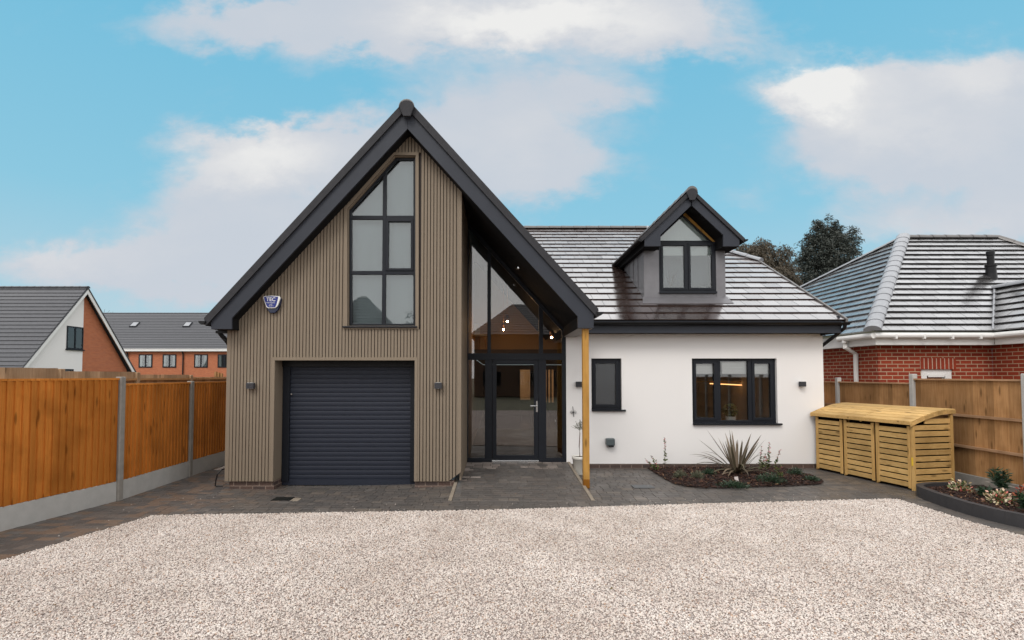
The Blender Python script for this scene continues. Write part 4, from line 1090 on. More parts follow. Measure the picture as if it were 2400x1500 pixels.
fence_line('close_board_fence','weathered brown close-boarded fence with rails on the right behind the planter', rpts,
           [1.885,1.885,1.885,1.885,1.885,1.885,1.885,1.80,1.80], M['fence_old'], M['concrete'], 1, -1, .09, gravel_h=.22, rails=(.68,1.22), railm=M['fence_rail'], gmat=M['concrete_dark'], board_w=.125)
fence_line('side_fence','short orange fence panel closing the gap beside the house on the right', [(6.93,4.3),(8.12,4.3)], [1.80], M['fence'], M['fence'], 1, -1, .0, gravel_h=.15, rails=(.5,1.3), board_w=.10)
fence_line('rear_fence','slatted fence at the end of the back garden seen through the hall', [(-2.0,17.5),(.0,17.5),(2.0,17.5),(4.0,17.5),(6.0,17.5)], [2.4]*4, M['fence_old'], M['concrete'], 1, -1, .02, gravel_h=.15, rails=(.5,1.0,1.6), board_w=.10)

# ================================================================== bin store
A = Vector((6.585,1.70,0)); B = Vector((7.0,-.33,0)); dx = (B-A).normalized(); Ls = (B-A).length; dyv = Vector((-dx.y,dx.x,0))   # along the front, back towards the fence
if dyv.x < 0: dyv = -dyv
Dp, HF, HB = .84, 1.17, 1.37
store = thing('bin_store', 'pale pine slatted bin store with three doors and a curved slatted lid', 'bin store', tuple(A))
def sb(mb, u0,u1,v0,v1,z0,z1):
    q = [A+dx*u0+dyv*v0, A+dx*u1+dyv*v0, A+dx*u1+dyv*v1, A+dx*u0+dyv*v1]
    mb.hexa([(k_.x,k_.y,z0) for k_ in q],[(k_.x,k_.y,z1) for k_ in q])
seg = Ls/3
def lidz(v): return HF+.0+(HB-HF)*math.sin(min(1,max(0,(v+.06)/(Dp+.02)))*math.pi*.5)
for i in range(3):
    u0, u1 = i*seg+.035, (i+1)*seg-.015
    m = MB()
    zq = .05
    while zq < 1.02:
        j = random.uniform(-.002,.002); sb(m, u0+.05, u1-.05, -.004+j, .018+j, zq, zq+.080); zq += .101
    dr = m.build('door', M['pine'], store, bevel=.003)
    m = MB(); sb(m,u0,u0+.052,-.012,.012,.03,1.08); sb(m,u1-.052,u1,-.012,.012,.03,1.08); m.build('stile', M['pinez'], dr, bevel=.003)
m = MB()
for u in (0, seg, 2*seg, Ls-.035): sb(m,u-.002,u+.034,.016,.05,.0,HF-.04)
sb(m, Ls-.006, Ls+.04, -.012, .034, 0, HF-.02); sb(m, Ls-.006, Ls+.04, Dp-.05, Dp, 0, HB-.03); sb(m,0,.03,Dp-.05,Dp,0,HB-.03)
sb(m, 0, Ls, .02, .05, HF-.05, HF-.005)
m.build('frame_post', M['pinez'], store, bevel=.003)
m = MB(); zq = .06
while zq < 1.30:
    v1 = Dp-.05; v0 = .036
    if zq+.09 > HF-.05:
        for k_ in range(40):
            v = v0+(v1-v0)*k_/40
            if lidz(v)-.07 > zq+.09: break
        v0 = v
    if v1-v0 > .08: sb(m, Ls+.004, Ls+.026, v0, v1, zq, zq+.084)
    zq += .106
m.build('side_panel', M['pinex'], store, bevel=.003)
m = MB(); sb(m, .0, .02, .036, Dp-.05, .02, 1.12)
sb(m, 0, Ls, Dp-.02, Dp, .02, HF); sb(m, .03, Ls-.03, .06, Dp-.03, .012, .02)
m.build('shaded_back_panel', M['deep'], store)  # back, end and floor coloured near-black to put shade behind the slats
m = MB(); nb_ = 8
for h in range(2):
    u0, u1 = (-.05, Ls*.57-.006) if h == 0 else (Ls*.57+.006, Ls+.06)
    for i in range(nb_):
        v0 = -.06+(Dp+.10)*i/nb_; v1 = v0+(Dp+.10)/nb_-.016
        q = [A+dx*u0+dyv*v0, A+dx*u1+dyv*v0, A+dx*u1+dyv*v1, A+dx*u0+dyv*v1]; zz_ = [lidz(v0),lidz(v0),lidz(v1),lidz(v1)]
        m.hexa([(k_.x,k_.y,z_-.022) for k_,z_ in zip(q,zz_)],[(k_.x,k_.y,z_) for k_,z_ in zip(q,zz_)])
m.build('lid', M['pine'], store, bevel=.003)
m = MB()
for (uA,uB) in ((-.05,-.02),(Ls+.03,Ls+.06),(Ls*.57-.05,Ls*.57-.02)):
    for i in range(10):
        v0 = -.06+(Dp+.10)*i/10; v1 = -.06+(Dp+.10)*(i+1)/10
        q = [A+dx*uA+dyv*v0, A+dx*uB+dyv*v0, A+dx*uB+dyv*v1, A+dx*uA+dyv*v1]; zz_ = [lidz(v0),lidz(v0),lidz(v1),lidz(v1)]
        m.hexa([(k_.x,k_.y,z_-.085) for k_,z_ in zip(q,zz_)],[(k_.x,k_.y,z_-.023) for k_,z_ in zip(q,zz_)])
sb(m, -.05, Ls+.06, -.066, -.046, HF-.065, HF-.008)
m.build('lid_edge', M['pinex'], store, bevel=.003)
m = MB(); sb(m, Ls+.004, Ls+.034, -.016, -.0125, .42, .56); m.build('tag', m_plain('yellow_tag',(.75,.50,.04),.5), store)

# ================================================================== planter on the right
ko = [(7.62,-.40),(7.2,-.46),(6.93,-.55),(6.77,-.70),(6.66,-1.0),(6.58,-1.5),(6.56,-1.95),(6.62,-2.35),(6.78,-2.8),(7.0,-3.4),(7.2,-4.2)]
pl_ = thing('raised_planter', 'raised bed edged with curved charcoal kerb blocks in front of the right fence', 'planter', (7.3,-1.8,0))
dense = []
for i in range(len(ko)-1):
    for q in range(3):
        t_ = q/3
        p0, p1, p2, p3 = [Vector(ko[min(max(i+k_,0),len(ko)-1)]) for k_ in (-1,0,1,2)]
        dense.append(.5*((2*p1)+(-p0+p2)*t_+(2*p0-5*p1+4*p2-p3)*t_**2+(-p0+3*p1-3*p2+p3)*t_**3))
dense.append(Vector(ko[-1]))
def offs(i, w):
    d = (dense[min(i+1,len(dense)-1)]-dense[max(i-1,0)]).normalized(); return dense[i]+Vector((-d.y,d.x))*w
m = MB()
for i in range(len(dense)-1):
    a, b = dense[i], dense[i+1]; c, d = offs(i+1,.095), offs(i,.095)
    if (c-Vector((7.5,-2))).length > (b-Vector((7.5,-2))).length: c, d = offs(i+1,-.095), offs(i,-.095)
    g_ = (b-a)*(.012 if i % 3 == 2 else 0); b = b-g_; c = c-g_
    h = .172+random.uniform(-.002,.002)
    q = [a,d,c,b]
    ar = sum(q[j].x*q[(j+1)%4].y-q[(j+1)%4].x*q[j].y for j in range(4))
    if ar < 0: q = q[::-1]
    m.hexa([(p.x,p.y,-.03) for p in q],[(p.x,p.y,h) for p in q])
m.build('kerb', M['kerb'], pl_)
m = MB(); poly = [(p.x,p.y) for p in dense]+[(8.28,-4.2),(8.14,-.40)]
m.prism([(p[0]+.03,p[1]-.02) if p[0] < 8 else p for p in poly], -.02, .115, 'z'); m.build('soil', M['soil'], pl_)
MB().hexa([(8.06,-.5,.0),(8.13,-.5,.0),(8.26,-4.2,.0),(8.19,-4.2,.0)],[(8.06,-.5,.19),(8.13,-.5,.19),(8.26,-4.2,.19),(8.19,-4.2,.19)]).build('back_edging', M['concrete_dark'], pl_)
def chips(name, label, poly, n, zf):
    m = MB(); xs = [p[0] for p in poly]; ys = [p[1] for p in poly]; c_ = 0
    while c_ < n:
        x, y = random.uniform(min(xs),max(xs)), random.uniform(min(ys),max(ys))
        if not inside((x,y), poly): continue
        c_ += 1
        L, W, T = random.uniform(.025,.075), random.uniform(.010,.024), random.uniform(.004,.009)
        R_ = Matrix.Rotation(random.uniform(0,6.28),3,'Z') @ Matrix.Rotation(random.uniform(-.5,.5),3,'X') @ Matrix.Rotation(random.uniform(-.45,.45),3,'Y')
        o = Vector((x,y,zf(x,y)+random.uniform(.0,.02)))
        q = [R_ @ Vector(p)+o for p in ((-L/2,-W/2*.6,0),(L/2,-W/2,0),(L/2*.9,W/2,0),(-L/2,W/2,0))]; u = R_ @ Vector((0,0,T))
        m.hexa([tuple(p) for p in q],[tuple(p+u) for p in q])
    return tag(m.build(name, M['bark'], loc=(sum(xs)/len(xs),sum(ys)/len(ys),0)), label, 'bark mulch', kind='stuff')
chips('bark_mulch','dark red-brown bark chippings in the raised planter', inset([(p.x,p.y) for p in dense[2:]]+[(8.2,-4.2),(8.1,-.45)], .12), 3000, lambda x,y: .115)

# front bed
def G0(u, v):
    """point of the photograph on the ground"""
    dxx = (u-CX)/FPX; dc = -(v-CY)/FPX
    d = Vector((dxx, math.cos(TILT)-dc*math.sin(TILT), math.sin(TILT)+dc*math.cos(TILT))); t_ = -CAM.z/d.z
    return (CAM.x+d.x*t_, CAM.y+d.y*t_)
bed = [G0(u,v) for u,v in ((1527,1104),(1532,1108),(1545,1115),(1562,1126),(1580,1135),(1605,1141),(1640,1144.5),(1690,1145.5),(1740,1143.5),(1800,1142),(1860,1140.5),(1905,1138),(1924,1135),(1929,1131),(1922,1125),(1900,1116),(1870,1107),(1840,1100),(1815,1096.5))]
bed = bed+[(bed[-1][0]-.3,1.79),(bed[0][0]+.0,1.79)]
bc = (sum(p[0] for p in bed)/len(bed), sum(p[1] for p in bed)/len(bed))
def bedz(x,y):
    dmin = 9
    for i in range(len(bed)):
        a, b = Vector(bed[i-1]), Vector(bed[i]); p = Vector((x,y)); ab_ = b-a; t_ = max(0,min(1,(p-a).dot(ab_)/max(1e-9,ab_.length_squared))); dmin = min(dmin,(p-a-ab_*t_).length)
    return .012+.06*min(1,dmin/.35)
m = MB(); rings = [1,.9,.7,.4,.0]; nb = len(bed); o = 0
for r_ in rings:
    for p in bed:
        x, y = bc[0]+(p[0]-bc[0])*r_, bc[1]+(p[1]-bc[1])*r_; m.v.append((x,y,.006 if r_ == 1 else bedz(x,y)-.004))
for i in range(len(rings)-1):
    for j in range(nb): k2 = (j+1)%nb; m.f.append((i*nb+j, i*nb+k2, (i+1)*nb+k2, (i+1)*nb+j))
ar = sum(bed[i][0]*bed[(i+1)%nb][1]-bed[(i+1)%nb][0]*bed[i][1] for i in range(nb))
if ar < 0: m.f = [f[::-1] for f in m.f]
tag(m.build('flower_bed', M['soil'], loc=(bc[0],bc[1],0)), 'kidney-shaped soil bed below the wide window', 'flower bed')
chips('bark_mulch','dark red-brown bark chippings over the bed below the wide window', bed, 5200, bedz)

# ------------------------------------------------------------------ plants
def blade(mb, base, az, L, w, el, droop, seg=7):
    d = Vector((math.cos(az)*math.cos(el), math.sin(az)*math.cos(el), math.sin(el))); p = Vector(base); side_ = Vector((-math.sin(az),math.cos(az),0)); o = len(mb.v)
    for i in range(seg+1):
        t_ = i/seg; ww = w*(.55+.9*t_ if t_ < .4 else (.91 if t_ < .6 else .91*(1-(t_-.6)/.4)**.8+.02))
        n_ = side_.cross(d).normalized()
        mb.v += [tuple(p-side_*ww/2+n_*ww*.18), tuple(p), tuple(p+side_*ww/2+n_*ww*.18)]
        d = (d+Vector((0,0,-droop*(.3+1.4*t_)/seg))).normalized(); p = p+d*L/seg
    for i in range(seg):
        a = o+i*3; mb.f += [(a,a+1,a+4,a+3),(a+1,a+2,a+5,a+4)]
px0, py0 = G0(1728,1118); pz0 = bedz(px0,py0)
m = MB()
for i in range(46):
    az = random.uniform(0,2*math.pi); t_ = random.random(); el = R(84-66*t_**1.05); L = random.uniform(.60,.86)*(1 if t_ < .75 else .85)
    blade(m, (px0+math.cos(az)*.05, py0+math.sin(az)*.05, pz0), az, L, random.uniform(.034,.054), el, random.choice((.2,.4,.8,1.5 if t_ > .35 else .5)))
for az, L, el, dr in ((2.75,.95,46,.25),(3.05,1.0,40,.95),(2.6,.98,58,.15),(.35,.95,52,.2),(.55,.88,60,.2),(3.4,.75,30,1.7),(.0,.75,32,1.6),(5.9,.8,25,1.5),(3.6,.6,20,1.3),(2.95,.9,35,1.3)):
    blade(m, (px0,py0,pz0), az, L, .062, R(el), dr)
tag(m.build('phormium', M['phorm'], loc=(px0,py0,pz0)), 'large spiky bronze-striped plant with arching strap leaves in the bed', 'plant')
x_, y_ = G0(1727,1136)
tag(MB().hexa([(x_-.03,y_-.003,.05),(x_+.035,y_-.003,.055),(x_+.035,y_+.003,.055),(x_-.03,y_+.003,.05)],[(x_-.034,y_+.02,.135),(x_+.03,y_+.02,.14),(x_+.03,y_+.026,.14),(x_-.034,y_+.026,.135)]).build('plant_tag', m_plain('tag_card',(.50,.44,.42),.6)), 'small pale plant tag leaning at the foot of the spiky plant', 'tag')
def flower_stem(u, v, vt, label, n=1, lean=0, spread=.06, leafs='leaf_mid', group=None):
    x, y = G0(u, v); h = (v-vt)/FPX*(y-CAM.y); z0 = bedz(x,y)
    t = thing('flowering_shrub', label, 'shrub', (x,y,z0), group)
    ms, ml, mf = MB(), MB(), MB()
    for s_ in range(n):
        a = random.uniform(0,6.28); hx_ = h*(1 if s_ == 0 else random.uniform(.4,.85)); ox = math.cos(a)*spread*(0 if s_ == 0 else 1); oy = math.sin(a)*spread*(0 if s_ == 0 else 1)
        pts = [Vector((x+ox*q*1.5+lean*q*q*h, y+oy*q*1.5, z0+hx_*q)) for q in (0,.25,.5,.75,1)]
        ms.tube(pts, [.006,.005,.004,.003,.002], 5)
        for i in range(int(64*hx_/.5)):
            q = random.uniform(.12,1.0); f = q*4; i0 = min(3,int(f)); c = pts[i0].lerp(pts[i0+1], f-i0); d = rv(-.2,.8)
            tgt = mf if q > .62 and random.random() < .6 else ml
            sz = random.uniform(.6,1.1)*(1.1-q*.55)
            leaf_quad(tgt, c+d*.030*sz, d, rv(), .066*sz, .034*sz)
    ms.build('stem', M['stem'], t); ml.build('leaves', M[leafs], t); mf.build('blossoms', M['leaf_pink'], t)
flower_stem(1559,1104,1034,'tall thin pink-flowered shrub alone against the wall left of the spiky plant')
flower_stem(1537,1106,1071,'low cream-leaved shrub at the left tip of the bed', 5, -.3, .10, 'leaf_mid')
flower_stem(1783,1116,1056,'pink-flowered shrub immediately right of the spiky plant', 3, .05, .09)
flower_stem(1803,1112,1047,'tallest pink-flowered shrub on the right side of the bed', 2, .02, .06)
flower_stem(1817,1118,1063,'pink-budded shrub leaning right at the right side of the bed', 2, .25, .06)
def clump(u, v, w, h, mat, label, n=420, flat=False, stuffz=bedz, xy=None, group=None, name='ground_cover_plant', ls=(.05,.012)):
    x, y = xy or G0(u, v); z0 = stuffz(x,y)
    m = MB()
    for i in range(n):
        d = rv(0,1); r_ = random.uniform(.3,1); c = Vector((x+d.x*w*r_, y+d.y*w*.8*r_, z0+d.z*h*r_))
        leaf_quad(m, c, (Vector((d.x,d.y,d.z*.8+.3))+rv()*.6), rv(), ls[0]*random.uniform(.6,1.3), ls[1]*random.uniform(.7,1.3))
    return tag(m.build(name, M[mat], loc=(x,y,z0)), label, 'plant', group)
clump(1594,1126,.13,.15,'leaf_grey','grey-green tufted plant at the front left of the bed',ls=(.07,.008))
clump(1634,1130,.13,.14,'leaf_grey','greyish tufted plant second from the left in the bed',ls=(.07,.008))
clump(1662,1122,.14,.12,'leaf_dark','small dark green mound just left of the plant tag')
clump(1718,1143,.30,.10,'leaf_dark','wide low dark green mat at the front of the bed below the plant tag',800)
clump(1808,1136,.28,.17,'leaf_dark','dark green spreading plant at the right of the bed',800)
clump(1864,1122,.17,.15,'leaf_dark','dark green mound near the right end of the bed')
clump(1900,1131,.16,.09,'leaf_dark','low blackish-green mat at the right tip of the bed')
clump(1830,1126,.06,.11,'leaf_mid','yellow-green sprig among the dark plants right of the bed centre',70)
pz = lambda x,y: .125
def flower_clump(x, y, w, h, label, mats):
    t = thing('variegated_shrub', label, 'shrub', (x,y,.12))
    for nm, mt, n, sc in mats:
        m = MB()
        for i in range(n):
            d = rv(0,1); r_ = random.uniform(.5,1)*sc; c = Vector((x+d.x*w*r_, y+d.y*w*r_, .13+d.z*h*r_))
            leaf_quad(m, c, (d+rv()*.7), (d+rv()*.5), random.uniform(.04,.075), random.uniform(.02,.035))
        m.build(nm, M[mt], t)
flower_clump(7.30,-.90,.17,.20,'cream and pink leaved shrub at the far end of the planter beside the bin store',(('leaves','leaf_cream',110,1),('inner_leaves','leaf_mid',90,.85)))
flower_clump(7.14,-1.74,.21,.22,'cream and pink leaved shrub in the middle of the planter',(('leaves','leaf_cream',130,1),('inner_leaves','leaf_mid',100,.85)))
flower_clump(7.78,-1.52,.18,.24,'red-leaved shrub at the right edge of the planter',(('leaves','leaf_red',190,1),('inner_leaves','leaf_dark',70,.8)))
def euph(x, y, h, label, n=9):
    m = MB()
    for i in range(n):
        a = random.uniform(0,6.28); tp = Vector((x+math.cos(a)*h*.45*random.random(), y+math.sin(a)*h*.45*random.random(), .12+h*random.uniform(.6,1)))
        for q in range(34):
            t_ = random.uniform(.25,1); c = Vector((x,y,.12)).lerp(tp,t_); d = rv(-.1,.9); leaf_quad(m, c+d*.05, d, rv(), .10, .022)
    tag(m.build('evergreen_shrub', M['leaf_dark'], loc=(x,y,.12)), label, 'shrub')
euph(7.86,-1.00,.36,'dark green upright shrub at the back of the planter by the fence')
euph(7.02,-2.22,.25,'dark green shrub at the lower right corner of the planter', 8)
euph(7.30,-1.32,.14,'small dark green plant in the middle of the planter', 5)

# ================================================================== neighbours
# chalet on the left
XC = -24.7
def dY(d): return d+CAM.y
yn, yr_, yf = dY(26.9), dY(31.1), dY(35.3); ez, rz_ = 2.25, PZ(674, dY(31.1))
ch = thing('chalet', 'neighbouring chalet with a half white half brick gable behind the left fence', 'house', (XC-5, yr_, 0))
MB().add([(XC,yn+.3,0),(XC,yr_+.15,0),(XC,yr_+.15,rz_-.35),(XC,yn+.3,ez+.05)],[(0,1,2,3)]).build('white_wall', M['render'], ch)
MB().add([(XC,yr_+.15,0),(XC,yf-.3,0),(XC,yf-.3,ez+.05),(XC,yr_+.15,rz_-.35)],[(0,1,2,3)]).build('brick_wall', M['brick_orange'], ch)
MB().box(-48,XC-.01,yn+.3,yn+.5,0,ez).build('front_wall', M['render'], ch)
tc = (rz_-ez)/(yr_-yn); ac = math.atan(tc); Lc = (yr_-yn)/math.cos(ac)
m = tiles(MB(), (0,yn-.25,ez-.25*tc), (1,0,0), (0,math.cos(ac),math.sin(ac)), Lc+.25/math.cos(ac), lambda v: -48, lambda v: XC+.35, .30, 60, .03, 0, 1.1, False)
m.add([(XC+.35,yr_,rz_),(XC+.35,yf+.25,ez-.25*tc),(-48,yf+.25,ez-.25*tc),(-48,yr_,rz_)],[(0,1,2,3)])
m.build('roof', M['tile3'], ch)
ridge_run(MB(), (XC+.36,yr_,rz_-.02), (-48,yr_,rz_-.02), .14, .45).build('ridge_tiles', M['tile3'], ch)
for s_ in (1,-1):
    ye_ = yn-.2 if s_ == 1 else yf+.2; zeb = ez-.2*tc
    m = MB(); m.prism([(yr_,rz_-.05),(ye_,zeb-.05),(ye_,zeb-.32),(yr_,rz_-.36)], XC+.28, XC+.33, 'x'); m.build('bargeboard', M['white'], ch)
    m = MB(); m.prism([(yr_,rz_+.01),(ye_-.05*s_,zeb+.0),(ye_-.05*s_,zeb-.07),(yr_,rz_-.07)], XC-.1, XC+.37, 'x'); m.build('verge', M['tile3'], ch)
MB().box(XC-.05,XC+.30,yf-.28,yf+.15,ez-.55,ez-.12).build('eaves_box', M['white'], ch)
def window_x(parent, X, y0, y1, z0, z1, split=.5):
    w = MB().box(X-.02,X+.03,y0,y1,z0,z0+.08).box(X-.02,X+.03,y0,y1,z1-.08,z1).box(X-.02,X+.03,y0,y0+.08,z0+.081,z1-.081).box(X-.02,X+.03,y1-.08,y1,z0+.081,z1-.081).box(X-.02,X+.03,y0+(y1-y0)*split-.05,y0+(y1-y0)*split+.05,z0+.081,z1-.081).build('window', M['anth'], parent)
    MB().box(X+.004,X+.012,y0+.081,y1-.081,z0+.081,z1-.081).build('pane', M['glass'], w)
    MB().box(X-.019,X+.002,y0+.081,y1-.081,z0+.081,z1-.081).build('lining', M['darkroom'], w)
    MB().box(X+.0025,X+.0035,y0+.081,y0+(y1-y0)*.30,z0+.081,z1-.081).box(X+.0025,X+.0035,y1-.45,y1-.081,z0+.081,z1-.081).build('curtain', M['blind'], w)
    MB().box(X-.02,X+.10,y0-.05,y1+.05,z0-.06,z0).build('sill', M['anth'], w)
window_x(ch, XC, dY(30.05), dY(31.25), 3.45, 4.78)
window_x(ch, XC, dY(29.0), dY(30.6), 1.1, 2.3)
# terrace
YT = dY(60)
te = thing('terrace', 'long orange brick terrace with a grey roof far behind the left fence', 'house', (-35, YT, 0))
ze_, rzt = PZ(819,YT), PZ(735,YT+5.5)
MB().box(-58,-20,YT,YT+10,0,ze_).build('wall', M['brick_orange'], te)
tt = (rzt-ze_)/5.7; at_ = math.atan(tt)
m = tiles(MB(), (0,YT-.4,ze_-.1), (1,0,0), (0,math.cos(at_),math.sin(at_)), 5.9/math.cos(at_), lambda v: -58, lambda v: -20, .34, 60, .03, 0, 1.1, False)
m.add([(-20,YT+5.5,rzt),(-20,YT+11,ze_),(-58,YT+11,ze_),(-58,YT+5.5,rzt)],[(0,1,2,3)]); m.build('roof', M['tile3'], te)
ridge_run(MB(), (-58,YT+5.5,rzt), (-20,YT+5.5,rzt), .16, .45).build('ridge_tiles', M['tile3'], te)
MB().box(-58,-20,YT-.42,YT-.38,ze_-.22,ze_+.06).build('fascia', M['white'], te)
for u0,u1 in ((326,357),(382,413),(456,487),(511,542),(580,611),(640,671)):
    x0, z1 = P(u0,830.5,YT); x1, z0 = P(u1,861.5,YT)
    w = MB().ring(rect((x0,x1,z0,z1)), inset(rect((x0,x1,z0,z1)),.12), YT-.06, YT-.001)
    w.box((x0+x1)/2-.08,(x0+x1)/2+.08,YT-.055,YT-.002,z0+.121,z1-.121); w = w.build('window', M['anth'], te)
    MB().box(x0+.121,x1-.121,YT-.03,YT-.025,z0+.121,z1-.121).build('pane', M['glass'], w)
    MB().box(x0+.13,x1-.13,YT-.02,YT-.002,z0+.13,z1-.13).build('lining', M['darkroom'], w)
    m = MB(); cwid = (x1-x0)*.26
    m.box(x0+.125,x0+cwid,YT-.0245,YT-.021,z0+.13,z1-.13).box(x1-cwid,x1-.125,YT-.0245,YT-.021,z0+.13,z1-.13); m.build('curtain', M['blind'], w)
for u in (299.5,429.5): MB().tube([(PX(u,YT),YT-.30,ze_-.1),(PX(u,YT),YT-.12,ze_-.6),(PX(u,YT),YT-.12,0)], .07, 8).build('downpipe', M['black'], te)
for u in (300,425):
    yq = YT+3.1; zq = ze_-.1+(yq-YT+.4)*tt; x0 = PX(u,yq); n_ = Vector((0,-math.sin(at_),math.cos(at_))); v_ = Vector((0,math.cos(at_),math.sin(at_)))
    a_ = Vector((x0,yq,zq))+n_*.06
    q = [a_, a_+Vector((.85,0,0)), a_+Vector((.85,0,0))+v_*.95, a_+v_*.95]
    rl = MB().hexa([tuple(p) for p in q],[tuple(p+n_*.08) for p in q]).build('roof_window', M['anth'], te)
    q = [a_+Vector((.1,0,0))+v_*.1, a_+Vector((.75,0,0))+v_*.1, a_+Vector((.75,0,0))+v_*.85, a_+Vector((.1,0,0))+v_*.85]
    MB().hexa([tuple(p+n_*.081) for p in q],[tuple(p+n_*.09) for p in q]).build('pane', M['ridge2'], rl)
# bungalow on the right
EX, EY = PX(2049,3.8), 3.8; EZ = PZ(777,3.8); YB = 4.15
aH = 3.66; AX, AY = EX+aH, EY+aH; AZ = PZ(556.5, AY); tb = (AZ-EZ)/aH; abm = math.atan(tb); RX_ = 16.0; BYb = 20.1
bu = thing('bungalow', 'red brick bungalow with a wet grey hipped roof and white gutters behind the right fence', 'bungalow', (12,YB,0))
WX = EX+.36; WIX = PX(2327,YB)
swx = (PX(2159,YB),PX(2233.5,YB)); swz = (1.2, PZ(865.5,YB))
m = wall_open(MB(), [WX, WIX], [0, EZ-.1], [(swx[0],swx[1],swz[0],swz[1])], YB, YB+.2)
m.box(WX,WX+.2,YB+.201,BYb,0,EZ-.1); m.box(WIX,WIX+.2,-3.5,YB-.001,0,EZ-.1); m.build('wall', M['brick_red'], bu)
MB().box(PX(2157,YB),PX(2241,YB),YB-.008,YB-.001,swz[1]+.002,PZ(840,YB)).build('soldier_course', M['soldier'], bu)
w = frame_window('window', rect((swx[0],swx[1],swz[0],swz[1])), YB+.04, .07, [], [], bu, .10, .08, M['white'], M['glass'], M['darkroom'], .02, sashes={(0,0): .07})
MB().box(swx[0]+.2,swx[1]-.2,YB+.02,YB+.036,swz[1]-.20,swz[1]-.13).build('vent', M['white'], w)
# roof slopes
tl = lambda: MB()
cs, sn = math.cos(abm), math.sin(abm); Lb = aH/cs
r1 = tiles(MB(), (EX,EY,EZ-.02), (1,0,0), (0,cs,sn), Lb, lambda v: v*cs, lambda v: RX_-EX+aH-v*cs, .272, .38, .036, .002, 1.15)
VX = PX(2331,EY)   # valley starts here at the eaves
r1.build('roof', M['tile2'], bu)
aL = (AX-EX); bl_ = BYb-EY
r2 = tiles(MB(), (EX,EY,EZ-.02), (0,1,0), (cs,0,sn), Lb, lambda v: v*cs, lambda v: bl_-(bl_-aH)*(v*cs)/aH, .272, .38, .036, .002, 1.15)
r2.build('roof', M['tile2'], bu)
MB().add([(AX,AY,AZ),(RX_,AY,AZ),(RX_+aH,BYb,EZ),(EX,BYb,EZ)],[(3,2,1,0)]).build('roof', M['tile2'], bu)
MB().add([(RX_,AY,AZ),(RX_+aH,EY,EZ),(RX_+aH,BYb,EZ)],[(0,1,2)]).build('roof', M['tile2'], bu)
# wing roof running towards the road
wr = 1.45; WRX, WRZ = VX+wr, EZ+wr*tb
v3 = tiles(MB(), (VX,-3.8,EZ-.015), (0,1,0), (cs,0,sn), wr/cs, lambda v: 0, lambda v: EY+3.8+v*cs, .272, .38, .036, .002, 1.15)
v3.build('roof', M['tile2'], bu)
MB().add([(WRX,-3.8,WRZ),(WRX+wr,-3.8,EZ),(WRX+wr,EY,EZ),(WRX,EY+wr,WRZ)],[(0,1,2,3)]).build('roof', M['tile2'], bu)
ridge_run(MB(), (WRX,-3.8,WRZ-.01), (WRX,EY+wr,WRZ-.01), .14, .45).build('ridge_tiles', M['ridge2'], bu)
ridge_run(MB(), (EX-.06,EY-.06,EZ+.02), (AX,AY,AZ+.03), .185, .36, .7).build('hip_tiles', M['ridge2'], bu)
ridge_run(MB(), (EX-.04,BYb,EZ+.0), (AX,AY,AZ-.02), .13, .45, .7).build('hip_tiles', M['ridge2'], bu)
ridge_run(MB(), (AX,AY,AZ-.03), (RX_,AY,AZ-.03), .14, .45, .8).build('ridge_tiles', M['ridge'], bu)
ridge_run(MB(), (RX_+aH,EY,EZ), (RX_,AY,AZ-.02), .14, .45, .8).build('hip_tiles', M['ridge'], bu)
m = MB()
for t0 in range(24):   # lead valley
    pass
va, vb = Vector((VX,EY,EZ+.05)), Vector((WRX,EY+wr,WRZ+.05)); m.tube([va, vb], .03, 6); m.build('valley', M['ridge2'], bu)
m = MB()
m.box(EX+.10,VX+.08,EY+.06,EY+.085,EZ-.33,EZ-.03); m.box(EX+.10,EX+.125,EY+.086,BYb,EZ-.33,EZ-.03); m.box(VX+.08,VX+.105,-3.7,EY+.05,EZ-.33,EZ-.03); m.build('fascia', M['white'], bu)
m = MB(); m.box(EX+.126,VX+.2,EY+.086,YB-.002,EZ-.325,EZ-.31); m.box(EX+.126,WX-.002,YB-.001,BYb,EZ-.325,EZ-.31); m.box(VX+.106,WIX-.002,-3.7,EY+.08,EZ-.325,EZ-.31); m.build('soffit', M['white'], bu)
def gut(mb, A_, B_, r_=.075):
    mb.tube([A_, B_], r_, 12)
m = MB(); gz = EZ-.10; gut(m,(EX+.01,EY-.01,gz),(VX-.02,EY-.01,gz)); gut(m,(EX+.01,EY-.01,gz),(EX+.01,dY(14.45),gz)); gut(m,(VX-.0,EY-.03,gz),(VX-.0,-3.7,gz))
for q in range(4): m.box(EX+.5+q*.7,EX+.54+q*.7,EY-.095,EY+.06,gz-.09,gz+.03)
m.build('gutter', M['white'], bu)
dyy = dY(14.2); m = MB(); m.tube([(EX+.02,dyy,gz),(EX+.02,dyy,gz-.24),(EX+.30,dyy,gz-.42),(EX+.30,dyy,0)], .062, 10); m.tube([(EX+.02,dyy,gz-.02),(EX+.02,dyy,gz-.12)], .075, 10); m.build('downpipe', M['white'], bu)
fy = EY+1.876; fzz = EZ+1.876*tb; fx = PX(2331,fy)
fl = MB().lathe([(.15,-.10),(.125,.10),(.12,.30),(.14,.31),(.14,.36),(.085,.37),(.085,.62),(.10,.63),(.10,.74),(.07,.76)], (fx,fy,fzz), 18); fl.build('vent_pipe', M['black'], bu, smooth=False)

